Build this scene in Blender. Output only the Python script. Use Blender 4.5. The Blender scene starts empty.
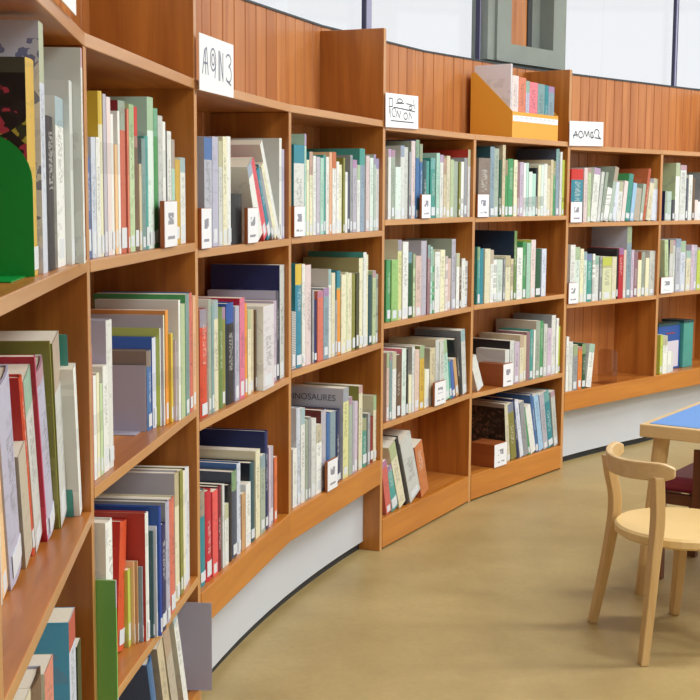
import bpy, bmesh, math, random
from mathutils import Vector, Matrix
C = bpy.context.scene.collection
R_ = math.radians
random.seed(7)

# ------------------------------------------------------------------ helpers
def lin(c):
    return tuple(((v/255)/12.92 if v/255 <= .04045 else (((v/255)+.055)/1.055)**2.4) for v in c)

class MB:
    """collects polygons, with a material slot per polygon, and links them as one mesh object"""
    def __init__(s): s.v, s.f, s.m = [], [], []
    def face(s, pts, mi=0):
        n = len(s.v); s.v += [tuple(p) for p in pts]; s.f.append(tuple(range(n, n+len(pts)))); s.m.append(mi)
    def prism(s, poly, z0, z1, mi=0, top=None, bot=None, sides=None):
        n = len(s.v); k = len(poly)
        s.v += [(p[0], p[1], z0) for p in poly] + [(p[0], p[1], z1) for p in poly]
        s.f.append(tuple(range(n+k-1, n-1, -1))); s.m.append(mi if bot is None else bot)
        s.f.append(tuple(range(n+k, n+2*k))); s.m.append(mi if top is None else top)
        for i in range(k):
            j = (i+1) % k
            s.f.append((n+i, n+j, n+k+j, n+k+i)); s.m.append(mi if sides is None else sides[i])
    def box(s, x0, x1, y0, y1, z0, z1, mi=0):
        s.prism([(x0, y0), (x1, y0), (x1, y1), (x0, y1)], z0, z1, mi)
    def mesh(s, name, mats):
        me = bpy.data.meshes.new(name); me.from_pydata(s.v, [], s.f)
        for m in mats: me.materials.append(m)
        for p, mi in zip(me.polygons, s.m): p.material_index = mi
        bm = bmesh.new(); bm.from_mesh(me); bmesh.ops.remove_doubles(bm, verts=bm.verts, dist=1e-6)
        bmesh.ops.recalc_face_normals(bm, faces=bm.faces); bm.to_mesh(me); bm.free(); me.update()
        return me
    def build(s, name, mats, parent=None, bevel=0, smooth=False, loc=None):
        if not isinstance(mats, (list, tuple)): mats = [mats]
        o = bpy.data.objects.new(name, s.mesh(name, mats)); C.objects.link(o)
        if parent is not None: o.parent = parent
        if loc is not None: o.location = loc
        if bevel:
            b = o.modifiers.new('bevel', 'BEVEL'); b.width = bevel; b.segments = 2; b.limit_method = 'ANGLE'; b.angle_limit = R_(40)
        if smooth:
            for p in o.data.polygons: p.use_smooth = True
        return o

def empty(name, loc=(0, 0, 0), rz=0):
    o = bpy.data.objects.new(name, None); C.objects.link(o); o.location = loc; o.rotation_euler = (0, 0, rz)
    o.empty_display_size = .05
    return o
def tag(o, label=None, cat=None, group=None, kind=None):
    for k, v in (('label', label), ('category', cat), ('group', group), ('kind', kind)):
        if v: o[k] = v
    return o

# ------------------------------------------------------------------ materials
def nodes(name):
    m = bpy.data.materials.new(name); m.use_nodes = True; nt = m.node_tree
    return m, nt, nt.nodes['Principled BSDF']
def N(nt, t, **kw):
    n = nt.nodes.new(t)
    for k, v in kw.items():
        if k in n.inputs: n.inputs[k].default_value = v
        else: setattr(n, k, v)
    return n
def math_(nt, op, a, b=None):
    n = nt.nodes.new('ShaderNodeMath'); n.operation = op
    for i, x in enumerate((a, b)):
        if x is None: continue
        if isinstance(x, (int, float)): n.inputs[i].default_value = x
        else: nt.links.new(x, n.inputs[i])
    return n.outputs[0]
def mix(nt, fac, a, b, mode='MIX'):
    n = nt.nodes.new('ShaderNodeMix'); n.data_type = 'RGBA'; n.blend_type = mode
    for i, x in ((0, fac), (6, a), (7, b)):
        if isinstance(x, (int, float)): n.inputs[i].default_value = x
        elif isinstance(x, tuple): n.inputs[i].default_value = (*x, 1)
        else: nt.links.new(x, n.inputs[i])
    return n.outputs[2]
def plain(name, rgb, rough=.5, spec=.5, metal=0, var=0.0, scale=30):
    m, nt, p = nodes(name)
    p.inputs['Roughness'].default_value = rough; p.inputs['Metallic'].default_value = metal
    p.inputs['Specular IOR Level'].default_value = spec
    c = lin(rgb)
    if var:
        tc = N(nt, 'ShaderNodeTexCoord'); nz = N(nt, 'ShaderNodeTexNoise', Scale=scale, Detail=4.0)
        nt.links.new(tc.outputs['Object'], nz.inputs['Vector'])
        out = mix(nt, nz.outputs['Fac'], tuple(v*(1-var) for v in c), tuple(min(1, v*(1+var)) for v in c))
        nt.links.new(out, p.inputs['Base Color'])
    else: p.inputs['Base Color'].default_value = (*c, 1)
    return m
def wood(name, a, b, axis='Z', rough=.35, scale=1.0, coat=0.0):
    """grain runs along the given object axis; light and dark growth rings come from a stretched noise"""
    m, nt, p = nodes(name)
    tc = N(nt, 'ShaderNodeTexCoord'); mp = N(nt, 'ShaderNodeMapping')
    st = {'X': (1.2, 16, 16), 'Y': (16, 1.2, 16), 'Z': (16, 16, 1.2)}[axis]
    mp.inputs['Scale'].default_value = tuple(v*scale for v in st)
    oi = N(nt, 'ShaderNodeObjectInfo')
    nt.links.new(tc.outputs['Object'], mp.inputs['Vector'])
    cb = nt.nodes.new('ShaderNodeCombineXYZ'); r = math_(nt, 'MULTIPLY', oi.outputs['Random'], 40.0)
    nt.links.new(r, cb.inputs[0]); nt.links.new(r, cb.inputs[2]); nt.links.new(cb.outputs[0], mp.inputs['Location'])
    n1 = N(nt, 'ShaderNodeTexNoise', Scale=1.0, Detail=6.0, Roughness=.6, Distortion=.6)
    n2 = N(nt, 'ShaderNodeTexNoise', Scale=5.0, Detail=3.0)
    for n in (n1, n2): nt.links.new(mp.outputs[0], n.inputs['Vector'])
    cr = nt.nodes.new('ShaderNodeValToRGB'); cr.color_ramp.elements[0].position = .3; cr.color_ramp.elements[1].position = .7
    cr.color_ramp.elements[0].color = (*lin(a), 1); cr.color_ramp.elements[1].color = (*lin(b), 1)
    nt.links.new(n1.outputs['Fac'], cr.inputs[0])
    dk = math_(nt, 'MULTIPLY', n2.outputs['Fac'], .35)
    out = mix(nt, dk, cr.outputs[0], tuple(v*.72 for v in lin(a)))
    nt.links.new(out, p.inputs['Base Color']); p.inputs['Roughness'].default_value = rough
    p.inputs['Coat Weight'].default_value = coat; p.inputs['Coat Roughness'].default_value = .25
    return m

COL = {  # name: (rgb, words)
 'white': ((226,229,224), 'white'), 'cream': ((222,218,188), 'cream'), 'greywhite': ((204,208,204), 'greyish white'),
 'grey': ((150,154,158), 'grey'), 'whiteblue': ((206,214,228), 'bluish white'), 'greygreen': ((158,172,156), 'grey-green'),
 'teal': ((72,152,142), 'teal'), 'green': ((74,150,92), 'green'), 'pinkwhite': ((222,206,204), 'pinkish white'),
 'mint': ((174,212,196), 'mint green'), 'black': ((30,32,38), 'black'), 'palegreen': ((184,204,160), 'pale green'),
 'lilac': ((196,180,200), 'lilac'), 'greylilac': ((178,176,188), 'lilac-grey'), 'blue': ((70,110,168), 'blue'),
 'beige': ((200,186,156), 'beige'), 'salmon': ((208,112,96), 'salmon pink'), 'olive': ((134,134,62), 'olive green'),
 'mintwhite': ((208,224,214), 'mint white'), 'lavender': ((184,184,206), 'lavender'), 'greyblue': ((136,158,172), 'grey-blue'),
 'brown': ((104,80,62), 'brown'), 'tealblue': ((48,134,152), 'teal blue'), 'red': ((200,50,42), 'red'), 'navy': ((30,42,92), 'navy blue'),
 'lime': ((186,196,84), 'lime green'), 'darkteal': ((46,84,92), 'dark teal'), 'yellow': ((214,184,66), 'yellow'),
 'pinkbeige': ((208,182,172), 'pinkish beige'), 'peach': ((230,186,142), 'peach'), 'orange': ((222,136,56), 'orange'),
 'mauve': ((148,112,120), 'mauve'), 'greyteal': ((122,154,154), 'grey-teal'), 'darkgreen': ((34,84,56), 'dark green'),
 'tan': ((190,146,108), 'tan'), 'slate': ((78,86,102), 'slate grey'), 'palegrey': ((196,200,194), 'pale grey'),
 'lightgrey': ((176,180,192), 'light grey'), 'greybeige': ((186,178,160), 'greyish beige'), 'skyblue': ((150,192,218), 'sky blue'),
 'rust': ((190,106,66), 'rust brown'), 'redpink': ((218,84,98), 'pinkish red'), 'mossgreen': ((104,132,72), 'moss green'),
 'limewhite': ((214,220,180), 'lime white'), 'limecream': ((212,212,150), 'lime-cream'), 'greymint': ((176,194,184), 'grey-mint'),
 'darkred': ((128,30,38), 'dark red'), 'darkolive': ((70,72,44), 'dark olive'), 'darkgrey': ((74,76,84), 'dark grey'),
 'taupe': ((132,118,108), 'taupe'), 'spiral': ((196,196,196), 'striped white and black'), 'royal': ((36,82,160), 'royal blue'),
 'redwhite': ((206,120,112), 'faded red'), 'redorange': ((206,92,62), 'red-orange'), 'pink': ((222,120,142), 'pink'),
 'paper': ((226,222,226), 'paper white'), 'magenta': ((190,62,108), 'magenta'), 'limegreen': ((146,186,112), 'light green'),
 'crimson': ((178,30,58), 'crimson'),
 'leaf': ((116,176,88), 'leaf green'),
 'brick': ((188,86,74), 'brick red'),
 'amber': ((190,140,40), ''), 'art': ((70,76,66), ''), 'art2': ((186,190,208), ''), 'bluecov': ((84,172,216), ''), 'dino': ((190,194,208), ''),
 'greencircle': ((206,210,208), ''), 'khaki': ((158,152,104), ''), 'maroon': ((104,36,34), ''), 'navygreen': ((28,48,70), ''),
 'photo': ((70,56,48), ''), 'redcov': ((176,58,46), ''),
}
MAT = {}
def spine_mat(c):
    """book cloth or paper of one colour with a column of printed title marks down its middle"""
    k = 's_'+c
    if k in MAT: return MAT[k]
    m, nt, p = nodes('book_spine_'+c); base = lin(COL[c][0]); p.inputs['Roughness'].default_value = .42
    tc = N(nt, 'ShaderNodeTexCoord'); sx = nt.nodes.new('ShaderNodeSeparateXYZ'); nt.links.new(tc.outputs['Generated'], sx.inputs[0])
    oi = N(nt, 'ShaderNodeObjectInfo')
    r = oi.outputs['Random']
    ax = math_(nt, 'ABSOLUTE', math_(nt, 'SUBTRACT', sx.outputs[0], .5))
    inx = math_(nt, 'LESS_THAN', ax, .24)
    lo = math_(nt, 'MULTIPLY', r, .3)
    zin = math_(nt, 'MULTIPLY', math_(nt, 'GREATER_THAN', sx.outputs[2], math_(nt, 'ADD', lo, .25)), math_(nt, 'LESS_THAN', sx.outputs[2], math_(nt, 'ADD', lo, .62)))
    cb = nt.nodes.new('ShaderNodeCombineXYZ')
    nt.links.new(math_(nt, 'MULTIPLY', sx.outputs[0], 5.0), cb.inputs[0]); nt.links.new(math_(nt, 'MULTIPLY', sx.outputs[2], 55.0), cb.inputs[2])
    nt.links.new(math_(nt, 'MULTIPLY', r, 90.0), cb.inputs[1])
    nz = N(nt, 'ShaderNodeTexNoise', Scale=1.0, Detail=2.0); nt.links.new(cb.outputs[0], nz.inputs['Vector'])
    txt = math_(nt, 'MULTIPLY', math_(nt, 'MULTIPLY', inx, zin), math_(nt, 'GREATER_THAN', nz.outputs['Fac'], .5))
    lum = sum(base)/3
    ink = (.05, .06, .08) if lum > .25 else (.75, .75, .7)
    txt = math_(nt, 'MULTIPLY', txt, math_(nt, 'MULTIPLY', math_(nt, 'GREATER_THAN', math_(nt, 'FRACT', math_(nt, 'MULTIPLY', r, 17.0)), .35), .38))
    hs = N(nt, 'ShaderNodeHueSaturation'); hs.inputs['Color'].default_value = (*base, 1)
    nt.links.new(math_(nt, 'ADD', math_(nt, 'MULTIPLY', r, .22), .89), hs.inputs['Value'])
    nt.links.new(math_(nt, 'ADD', math_(nt, 'MULTIPLY', r, .03), .485), hs.inputs['Hue'])
    # a coloured end panel and faint printed pictures on some spines
    f7 = math_(nt, 'FRACT', math_(nt, 'MULTIPLY', r, 7.0)); f5 = math_(nt, 'FRACT', math_(nt, 'MULTIPLY', r, 53.0))
    pan = math_(nt, 'MULTIPLY', math_(nt, 'GREATER_THAN', f7, .62), math_(nt, 'GREATER_THAN', sx.outputs[2], math_(nt, 'ADD', math_(nt, 'MULTIPLY', f5, .2), .72)))
    pc = N(nt, 'ShaderNodeCombineColor'); pc.mode = 'HSV'; nt.links.new(f5, pc.inputs[0]); pc.inputs[1].default_value = .55; pc.inputs[2].default_value = .42
    n9 = N(nt, 'ShaderNodeTexNoise', Scale=.35, Detail=2.0); nt.links.new(cb.outputs[0], n9.inputs['Vector'])
    sp = mix(nt, math_(nt, 'MULTIPLY', pan, .75), hs.outputs[0], pc.outputs[0])
    sp = mix(nt, math_(nt, 'MULTIPLY', math_(nt, 'GREATER_THAN', n9.outputs['Fac'], .6), .28), sp, tuple(v*.45+.02 for v in base))
    if c == 'spiral':
        st = math_(nt, 'GREATER_THAN', math_(nt, 'SINE', math_(nt, 'MULTIPLY', sx.outputs[2], 210.0)), .2)
        out = mix(nt, math_(nt, 'MULTIPLY', st, .8), hs.outputs[0], (.05, .05, .06))
    else: out = mix(nt, txt, sp, ink)
    nt.links.new(out, p.inputs['Base Color'])
    MAT[k] = m; return m
def cover_mat(c):
    """printed cover board: flat title band at the top, blotchy picture lower down"""
    k = 'c_'+c
    if k in MAT: return MAT[k]
    m, nt, p = nodes('book_cover_'+c); base = lin(COL[c][0]); p.inputs['Roughness'].default_value = .35
    tc = N(nt, 'ShaderNodeTexCoord'); sx = nt.nodes.new('ShaderNodeSeparateXYZ'); nt.links.new(tc.outputs['Generated'], sx.inputs[0])
    oi = N(nt, 'ShaderNodeObjectInfo')
    cb = nt.nodes.new('ShaderNodeCombineXYZ')
    nt.links.new(math_(nt, 'MULTIPLY', sx.outputs[1], 3.0), cb.inputs[0]); nt.links.new(math_(nt, 'MULTIPLY', sx.outputs[2], 4.5), cb.inputs[2])
    nt.links.new(math_(nt, 'MULTIPLY', oi.outputs['Random'], 70.0), cb.inputs[1])
    art = c in ('art', 'photo', 'art2')
    nz = N(nt, 'ShaderNodeTexNoise', Scale=2.4 if art else 1.2, Detail=3.0); nt.links.new(cb.outputs[0], nz.inputs['Vector'])
    low = math_(nt, 'LESS_THAN', sx.outputs[2], .93 if art else .8)
    if art:
        cr = nt.nodes.new('ShaderNodeValToRGB'); cr.color_ramp.interpolation = 'CONSTANT'
        pal = {'art': [(28,30,34), (66,120,130), (36,34,40), (170,60,80), (176,170,70), (52,60,44)],
               'photo': [(36,30,28), (70,50,42), (26,34,30), (104,76,64), (40,40,36), (60,54,46)],
               'art2': [(190,194,210), (186,190,208), (176,182,204), (198,202,214), (112,120,156), (190,196,212)]}[c]
        els = cr.color_ramp.elements
        for i, q in enumerate(pal):
            e = els[i] if i < 2 else els.new(.5)
            e.color = (*lin(q), 1)
        for i, pos in enumerate((0, .42, .47, .54, .6, .68)): cr.color_ramp.elements[i].position = pos
        vo = N(nt, 'ShaderNodeTexVoronoi', Scale=2.2 if c != 'photo' else 4.0); nt.links.new(cb.outputs[0], vo.inputs['Vector'])
        sv = nt.nodes.new('ShaderNodeSeparateColor'); nt.links.new(vo.outputs['Color'], sv.inputs[0])
        nt.links.new(math_(nt, 'ADD', math_(nt, 'MULTIPLY', sv.outputs[0], .4), math_(nt, 'MULTIPLY', nz.outputs['Fac'], .55)), cr.inputs[0])
        top = lin((150,140,128)) if c == 'photo' else lin((186,190,208)) if c == 'art2' else base
        out = mix(nt, low, top, cr.outputs[0])
    else:
        f = math_(nt, 'MULTIPLY', low, math_(nt, 'MULTIPLY', math_(nt, 'GREATER_THAN', nz.outputs['Fac'], .56), .2))
        b2 = tuple(min(1, .25*v+.12) for v in (base[2], base[0], base[1])) if sum(base) > .9 else tuple(min(1, v*2+.08) for v in base)
        out = mix(nt, f, base, b2)
    nt.links.new(out, p.inputs['Base Color'])
    MAT[k] = m; return m
PAGE = plain('paper_pages', (226,218,198), .8, var=.08, scale=200)
STICK = plain('white_sticker', (216,222,228), .4)
INK = plain('black_ink', (42,44,56), .6)
GREYINK = plain('grey_ink', (120,126,146), .6)

WV = wood('varnished_pine_vertical', (150,84,28), (204,132,56), 'Z', .34, coat=.25)
WX = wood('varnished_pine_boards', (150,80,26), (216,142,64), 'X', .36, coat=.25)
WS = wood('pine_matchboard', (168,98,46), (214,144,84), 'Z', .38, coat=.2)
EDGE = wood('pine_lit_edge', (188,130,72), (216,160,100), 'X', .28, coat=.5)  # same pine as the boards; light on the front edges painted as paler colour
EDGEV = wood('pine_lit_edge_vertical', (188,130,72), (216,160,100), 'Z', .28, coat=.5)  # upright fronts: same pine, paler because the light is painted in
WB = wood('golden_pine_plinth', (182,108,30), (210,136,48), 'X', .36, coat=.25)
BIRCH = wood('pale_birch', (190,150,92), (208,172,116), 'Z', .4, 1.5, coat=.1)
BIRCHX = wood('pale_birch_edge', (196,160,108), (212,180,130), 'X', .4, 1.5, coat=.1)
DARKWOOD = wood('brown_stained_wood', (92,48,26), (124,70,38), 'Z', .4)
BLOCKW = wood('reddish_block_wood', (140,72,30), (164,90,42), 'Y', .45)
DARK = plain('dark_rubber', (38,40,44), .6)
CAP = plain('dark_green_cap', (52,62,66), .45)
WHITE = plain('white_painted_panel', (200,204,210), .5, var=.03, scale=6)
METAL = plain('lavender_grey_enamel', (172,170,188), .4)
GREENM = plain('deep_green_enamel', (0,150,62), .35)
LAM = plain('blue_laminate', (84,134,196), .4, var=.03, scale=20)
MAROON = plain('maroon_vinyl', (140,40,66), .45, var=.1, scale=20)
PLASTER = plain('white_plaster', (226,226,222), .85, var=.02, scale=3)
CONC = plain('grey_green_concrete', (140,148,142), .8, var=.16, scale=9)
PAPERW = plain('white_sign_paper', (238,240,242), .5)
ORANGE = plain('orange_yellow_card', (232,166,58), .42, var=.04, scale=12)
FRAMEM = plain('lilac_grey_window_frame', (160,160,190), .4)
ALU = plain('dark_window_rubber', (54,52,84), .4)

def floor_mat():
    m, nt, p = nodes('ochre_linoleum')
    tc = N(nt, 'ShaderNodeTexCoord')
    n1 = N(nt, 'ShaderNodeTexNoise', Scale=2.2, Detail=8.0, Roughness=.65); n2 = N(nt, 'ShaderNodeTexNoise', Scale=60.0, Detail=3.0)
    n3 = N(nt, 'ShaderNodeTexNoise', Scale=.9, Detail=3.0)
    for n in (n1, n2, n3): nt.links.new(tc.outputs['Object'], n.inputs['Vector'])
    cr = nt.nodes.new('ShaderNodeValToRGB'); e = cr.color_ramp.elements
    e[0].position = .3; e[0].color = (*lin((156,132,84)), 1); e[1].position = .72; e[1].color = (*lin((190,166,114)), 1)
    nt.links.new(n1.outputs['Fac'], cr.inputs[0])
    o = mix(nt, math_(nt, 'MULTIPLY', n2.outputs['Fac'], .4), cr.outputs[0], lin((136,112,66)))
    o = mix(nt, math_(nt, 'MULTIPLY', math_(nt, 'GREATER_THAN', n3.outputs['Fac'], .56), .12), o, lin((140,116,74)))
    nt.links.new(o, p.inputs['Base Color'])
    nt.links.new(math_(nt, 'ADD', math_(nt, 'MULTIPLY', n1.outputs['Fac'], .2), .32), p.inputs['Roughness'])
    return m
FLOOR = floor_mat()
def glass_mat(name, tint=(1, 1, 1), gl=.08):
    m = bpy.data.materials.new(name); m.use_nodes = True; nt = m.node_tree
    for n in list(nt.nodes): nt.nodes.remove(n)
    o = nt.nodes.new('ShaderNodeOutputMaterial'); t = nt.nodes.new('ShaderNodeBsdfTransparent'); g = nt.nodes.new('ShaderNodeBsdfGlossy')
    t.inputs[0].default_value = (*tint, 1); g.inputs['Roughness'].default_value = .05
    ms = nt.nodes.new('ShaderNodeMixShader'); ms.inputs[0].default_value = gl
    nt.links.new(t.outputs[0], ms.inputs[1]); nt.links.new(g.outputs[0], ms.inputs[2]); nt.links.new(ms.outputs[0], o.inputs[0])
    return m
GLASS = glass_mat('window_glass', gl=.05)
ACRYL = glass_mat('clear_acrylic', (.9, .86, .84), .12)
def card_mat():
    m, nt, p = nodes('printed_label_card'); p.inputs['Roughness'].default_value = .4
    tc = N(nt, 'ShaderNodeTexCoord'); sx = nt.nodes.new('ShaderNodeSeparateXYZ'); nt.links.new(tc.outputs['Generated'], sx.inputs[0])
    oi = N(nt, 'ShaderNodeObjectInfo')
    cb = nt.nodes.new('ShaderNodeCombineXYZ')
    nt.links.new(math_(nt, 'MULTIPLY', sx.outputs[0], 3.2), cb.inputs[0]); nt.links.new(math_(nt, 'MULTIPLY', sx.outputs[2], 5.5), cb.inputs[2])
    nt.links.new(math_(nt, 'MULTIPLY', oi.outputs['Random'], 50.0), cb.inputs[1])
    nz = N(nt, 'ShaderNodeTexNoise', Scale=1.0, Detail=1.0); nt.links.new(cb.outputs[0], nz.inputs['Vector'])
    ax = math_(nt, 'ABSOLUTE', math_(nt, 'SUBTRACT', sx.outputs[0], .5))
    az = math_(nt, 'ABSOLUTE', math_(nt, 'SUBTRACT', sx.outputs[2], .62))
    a = math_(nt, 'MULTIPLY', math_(nt, 'LESS_THAN', ax, .22), math_(nt, 'LESS_THAN', az, .13))
    az2 = math_(nt, 'ABSOLUTE', math_(nt, 'SUBTRACT', sx.outputs[2], .2))
    b = math_(nt, 'MULTIPLY', math_(nt, 'LESS_THAN', ax, .3), math_(nt, 'LESS_THAN', az2, .035))
    f = math_(nt, 'MULTIPLY', math_(nt, 'MAXIMUM', a, b), math_(nt, 'MULTIPLY', math_(nt, 'GREATER_THAN', nz.outputs['Fac'], .42), .75))
    nt.links.new(mix(nt, f, lin((236,238,242)), (.08, .08, .14)), p.inputs['Base Color'])
    return m
CARD = card_mat()

# ------------------------------------------------------------------ plan of the curved bookcase wall (metres)
PT = [(-0.320, 1.16), (-0.384, 1.913), (-0.315, 2.674), (-0.157, 3.393), (0.103, 4.108), (0.45, 4.787), (0.893, 5.398), (1.402, 5.937), (1.9251, 6.4787)]
PT = [Vector(p) for p in PT]
def fr(i):
    c = (PT[i+1]-PT[i]); L = c.length; c = c/L
    return PT[i], c, Vector((-c.y, c.x)), L
BIS = []
for j in range(9):
    n = Vector((0, 0))
    for i in (j-1, j):
        if 0 <= i < 8: n += fr(i)[2]
    BIS.append(n.normalized())
DEP = .22
def bay_matrix(i, z=0):
    o, c, n, L = fr(i)
    M = Matrix.Identity(4); M.col[0][:3] = (c.x, c.y, 0); M.col[1][:3] = (n.x, n.y, 0); M.col[3][:3] = (o.x, o.y, z)
    return M
def loc_in_bay(i, q):  # world 2d point -> bay coordinates
    o, c, n, L = fr(i); d = Vector(q)-o
    return (d.dot(c), d.dot(n))
Zs = {(0,1):1.045,(0,2):.67,(0,3):.345,(0,4):.10,(1,1):1.043,(1,2):.702,(1,3):.344,(1,4):.10,
(2,1):1.028,(2,2):.667,(2,3):.30,(3,1):1.031,(3,2):.678,(3,3):.30,
(4,1):1.064,(4,2):.736,(4,3):.413,(4,4):.101,(5,1):1.062,(5,2):.739,(5,3):.409,(5,4):.101,
(6,1):1.032,(6,2):.695,(6,3):.323,(7,1):1.032,(7,2):.70,(7,3):.323}
TOPZ = [1.371]*4+[1.362]*2+[1.35]*2
TH = .018; UP = .02; PANEL_TOP = 1.652; BACK_TOP = 1.672

def build_case(bays, uprights, raised, label, tall):
    root = empty('bookcase', (*PT[bays[0]], 0)); tag(root, label, 'bookcase')
    inv = Matrix.Translation((-PT[bays[0]].x, -PT[bays[0]].y, 0))
    def place(o, i, z=0): o.parent = root; o.matrix_local = inv @ bay_matrix(i, z)
    for j in uprights:
        n = BIS[j]; c = Vector((n.y, -n.x)); mb = MB(); z0 = 0
        secraised = raised and j not in (2, 4, 6)
        if secraised: z0 = .225 if j < 4 else .245
        mb.prism([(-UP/2, 0), (UP/2, 0), (UP/2, DEP), (-UP/2, DEP)], z0, PANEL_TOP if j in tall else TOPZ[min(j, 7)]-.0205, 0, sides=[1, 0, 0, 0])
        o = mb.build('upright', [WV, EDGEV], root, bevel=.0015)
        M = Matrix.Identity(4); M.col[0][:3] = (c.x, c.y, 0); M.col[1][:3] = (n.x, n.y, 0); M.col[3][:3] = (PT[j].x, PT[j].y, 0)
        o.matrix_local = inv @ M
    for i in bays:
        L = fr(i)[3]; q0 = loc_in_bay(i, PT[i]+BIS[i]*DEP); q1 = loc_in_bay(i, PT[i+1]+BIS[i+1]*DEP)
        e = UP/2+.0005
        shelf = [(e, 0), (L-e, 0), (q1[0]-e, q1[1]-.004), (q0[0]+e, q0[1]-.004)]
        levels = sorted(k for (b, k) in Zs if b == i)
        last = levels[-1]
        for k in levels:
            z = Zs[i, k]
            if k == last:
                # base shelf with its deep front board
                zb = (.222 if i < 4 else .243) if raised else 0.0
                mb = MB(); mb.prism([(p[0], max(p[1], .019)) for p in shelf], z-TH, z); place(mb.build('base_shelf', WX), i)
                mb = MB(); x0 = 0 if i == bays[0] and raised else 0; ee = -.0005
                bx0 = -.006 if (raised and i != bays[0]) else e; bx1 = L+.006 if (raised and i != bays[-1]) else L-e
                if raised and i+1 in uprights and i == bays[-1]: bx1 = L
                lift = .0 if raised else .006
                mb.box(bx0, bx1, -.001, .018, zb+lift, z)
                place(mb.build('base_board', WB, bevel=.002), i)
            else:
                mb = MB(); mb.prism(shelf, z-TH, z, 0, sides=[1, 0, 0, 0]); place(mb.build('shelf', [WX, EDGE], bevel=.0015), i)
        # top board, running through above the lower dividers
        t0 = (e, 0) if i in tall else (0, 0); t1 = (L-e, 0) if i+1 in tall else (L, 0)
        b0 = (q0[0]+(e if i in tall else 0), q0[1]-.004); b1 = (q1[0]-(e if i+1 in tall else 0), q1[1]-.004)
        mb = MB(); mb.prism([t0, t1, b1, b0], TOPZ[i]-.02, TOPZ[i], 0, sides=[1, 0, 0, 0]); place(mb.build('top_board', [WX, EDGE], bevel=.0015), i)
        # matchboarded back with V grooves
        zb = 0 if not raised else .2
        xa, xb = q0[0], q1[0]; yb = DEP-.003; nb = max(1, round((xb-xa)/.069)); w = (xb-xa)/nb; mb = MB()
        prof = []
        for s in range(nb):
            a = xa+s*w; b = a+w; prof += [(a, yb+.006), (a+.004, yb), (b-.004, yb)]
        prof.append((xb, yb+.006)); prof += [(xb, yb+.014), (xa, yb+.014)]
        mb.prism(prof, zb, BACK_TOP-.006); place(mb.build('back_panel', WS), i)
        mb = MB(); mb.box(xa, xb, yb-.004, yb+.016, BACK_TOP-.006, BACK_TOP); place(mb.build('top_trim', CAP), i)
    return root

TALL = {0, 2, 4, 6, 8}
build_case([0, 1], [0, 1], False, 'near floor-standing pine bookcase at the left edge, with four packed shelves', TALL)
build_case([2, 3], [2, 3], True, 'pine bookcase in the middle raised above the long white heater cover, tall side panel left', TALL)
build_case([4, 5], [4, 5, 6], False, 'pine bookcase standing on the floor between two tall panels, magazine file on top', TALL)
build_case([6, 7], [7, 8], True, 'farthest pine bookcase behind the table, raised above a white cover', TALL)

# white heater covers with dark plinths under the raised cases
def heater(bays, ztop, label):
    root = empty('heater_cover', (*PT[bays[0]], 0)); tag(root, label, 'heater cover')
    inv = Matrix.Translation((-PT[bays[0]].x, -PT[bays[0]].y, 0))
    for nm, off, z0, z1, mt in (('cover_panel', .058, .028, ztop, WHITE), ('plinth', .072, 0, .028, DARK)):
        mb = MB(); f, b = [], []
        for i in bays:
            o, c, n, L = fr(i); S = 6
            for s in range(S+(1 if i == bays[-1] else 0)):
                t = s/S; sag = .0124*4*t*(1-t)
                p = o+c*(L*t)+n*sag; nn = (BIS[i]*(1-t)+BIS[i+1]*t).normalized()
                if i == bays[0] and s == 0: p = p+c*.012
                if i == bays[-1] and s == S: p = p-c*.012
                f.append(p+nn*off); b.append(p+nn*(off+.10))
        for q in range(len(f)-1): mb.prism([f[q], f[q+1], b[q+1], b[q]], z0, z1)
        o = mb.build(nm, mt, root); o.matrix_local = inv
heater([2, 3], .221, 'long white curved heater cover below the middle bookcase')
heater([6, 7], .242, 'white heater cover below the far bookcase, behind the blue table')

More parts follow.
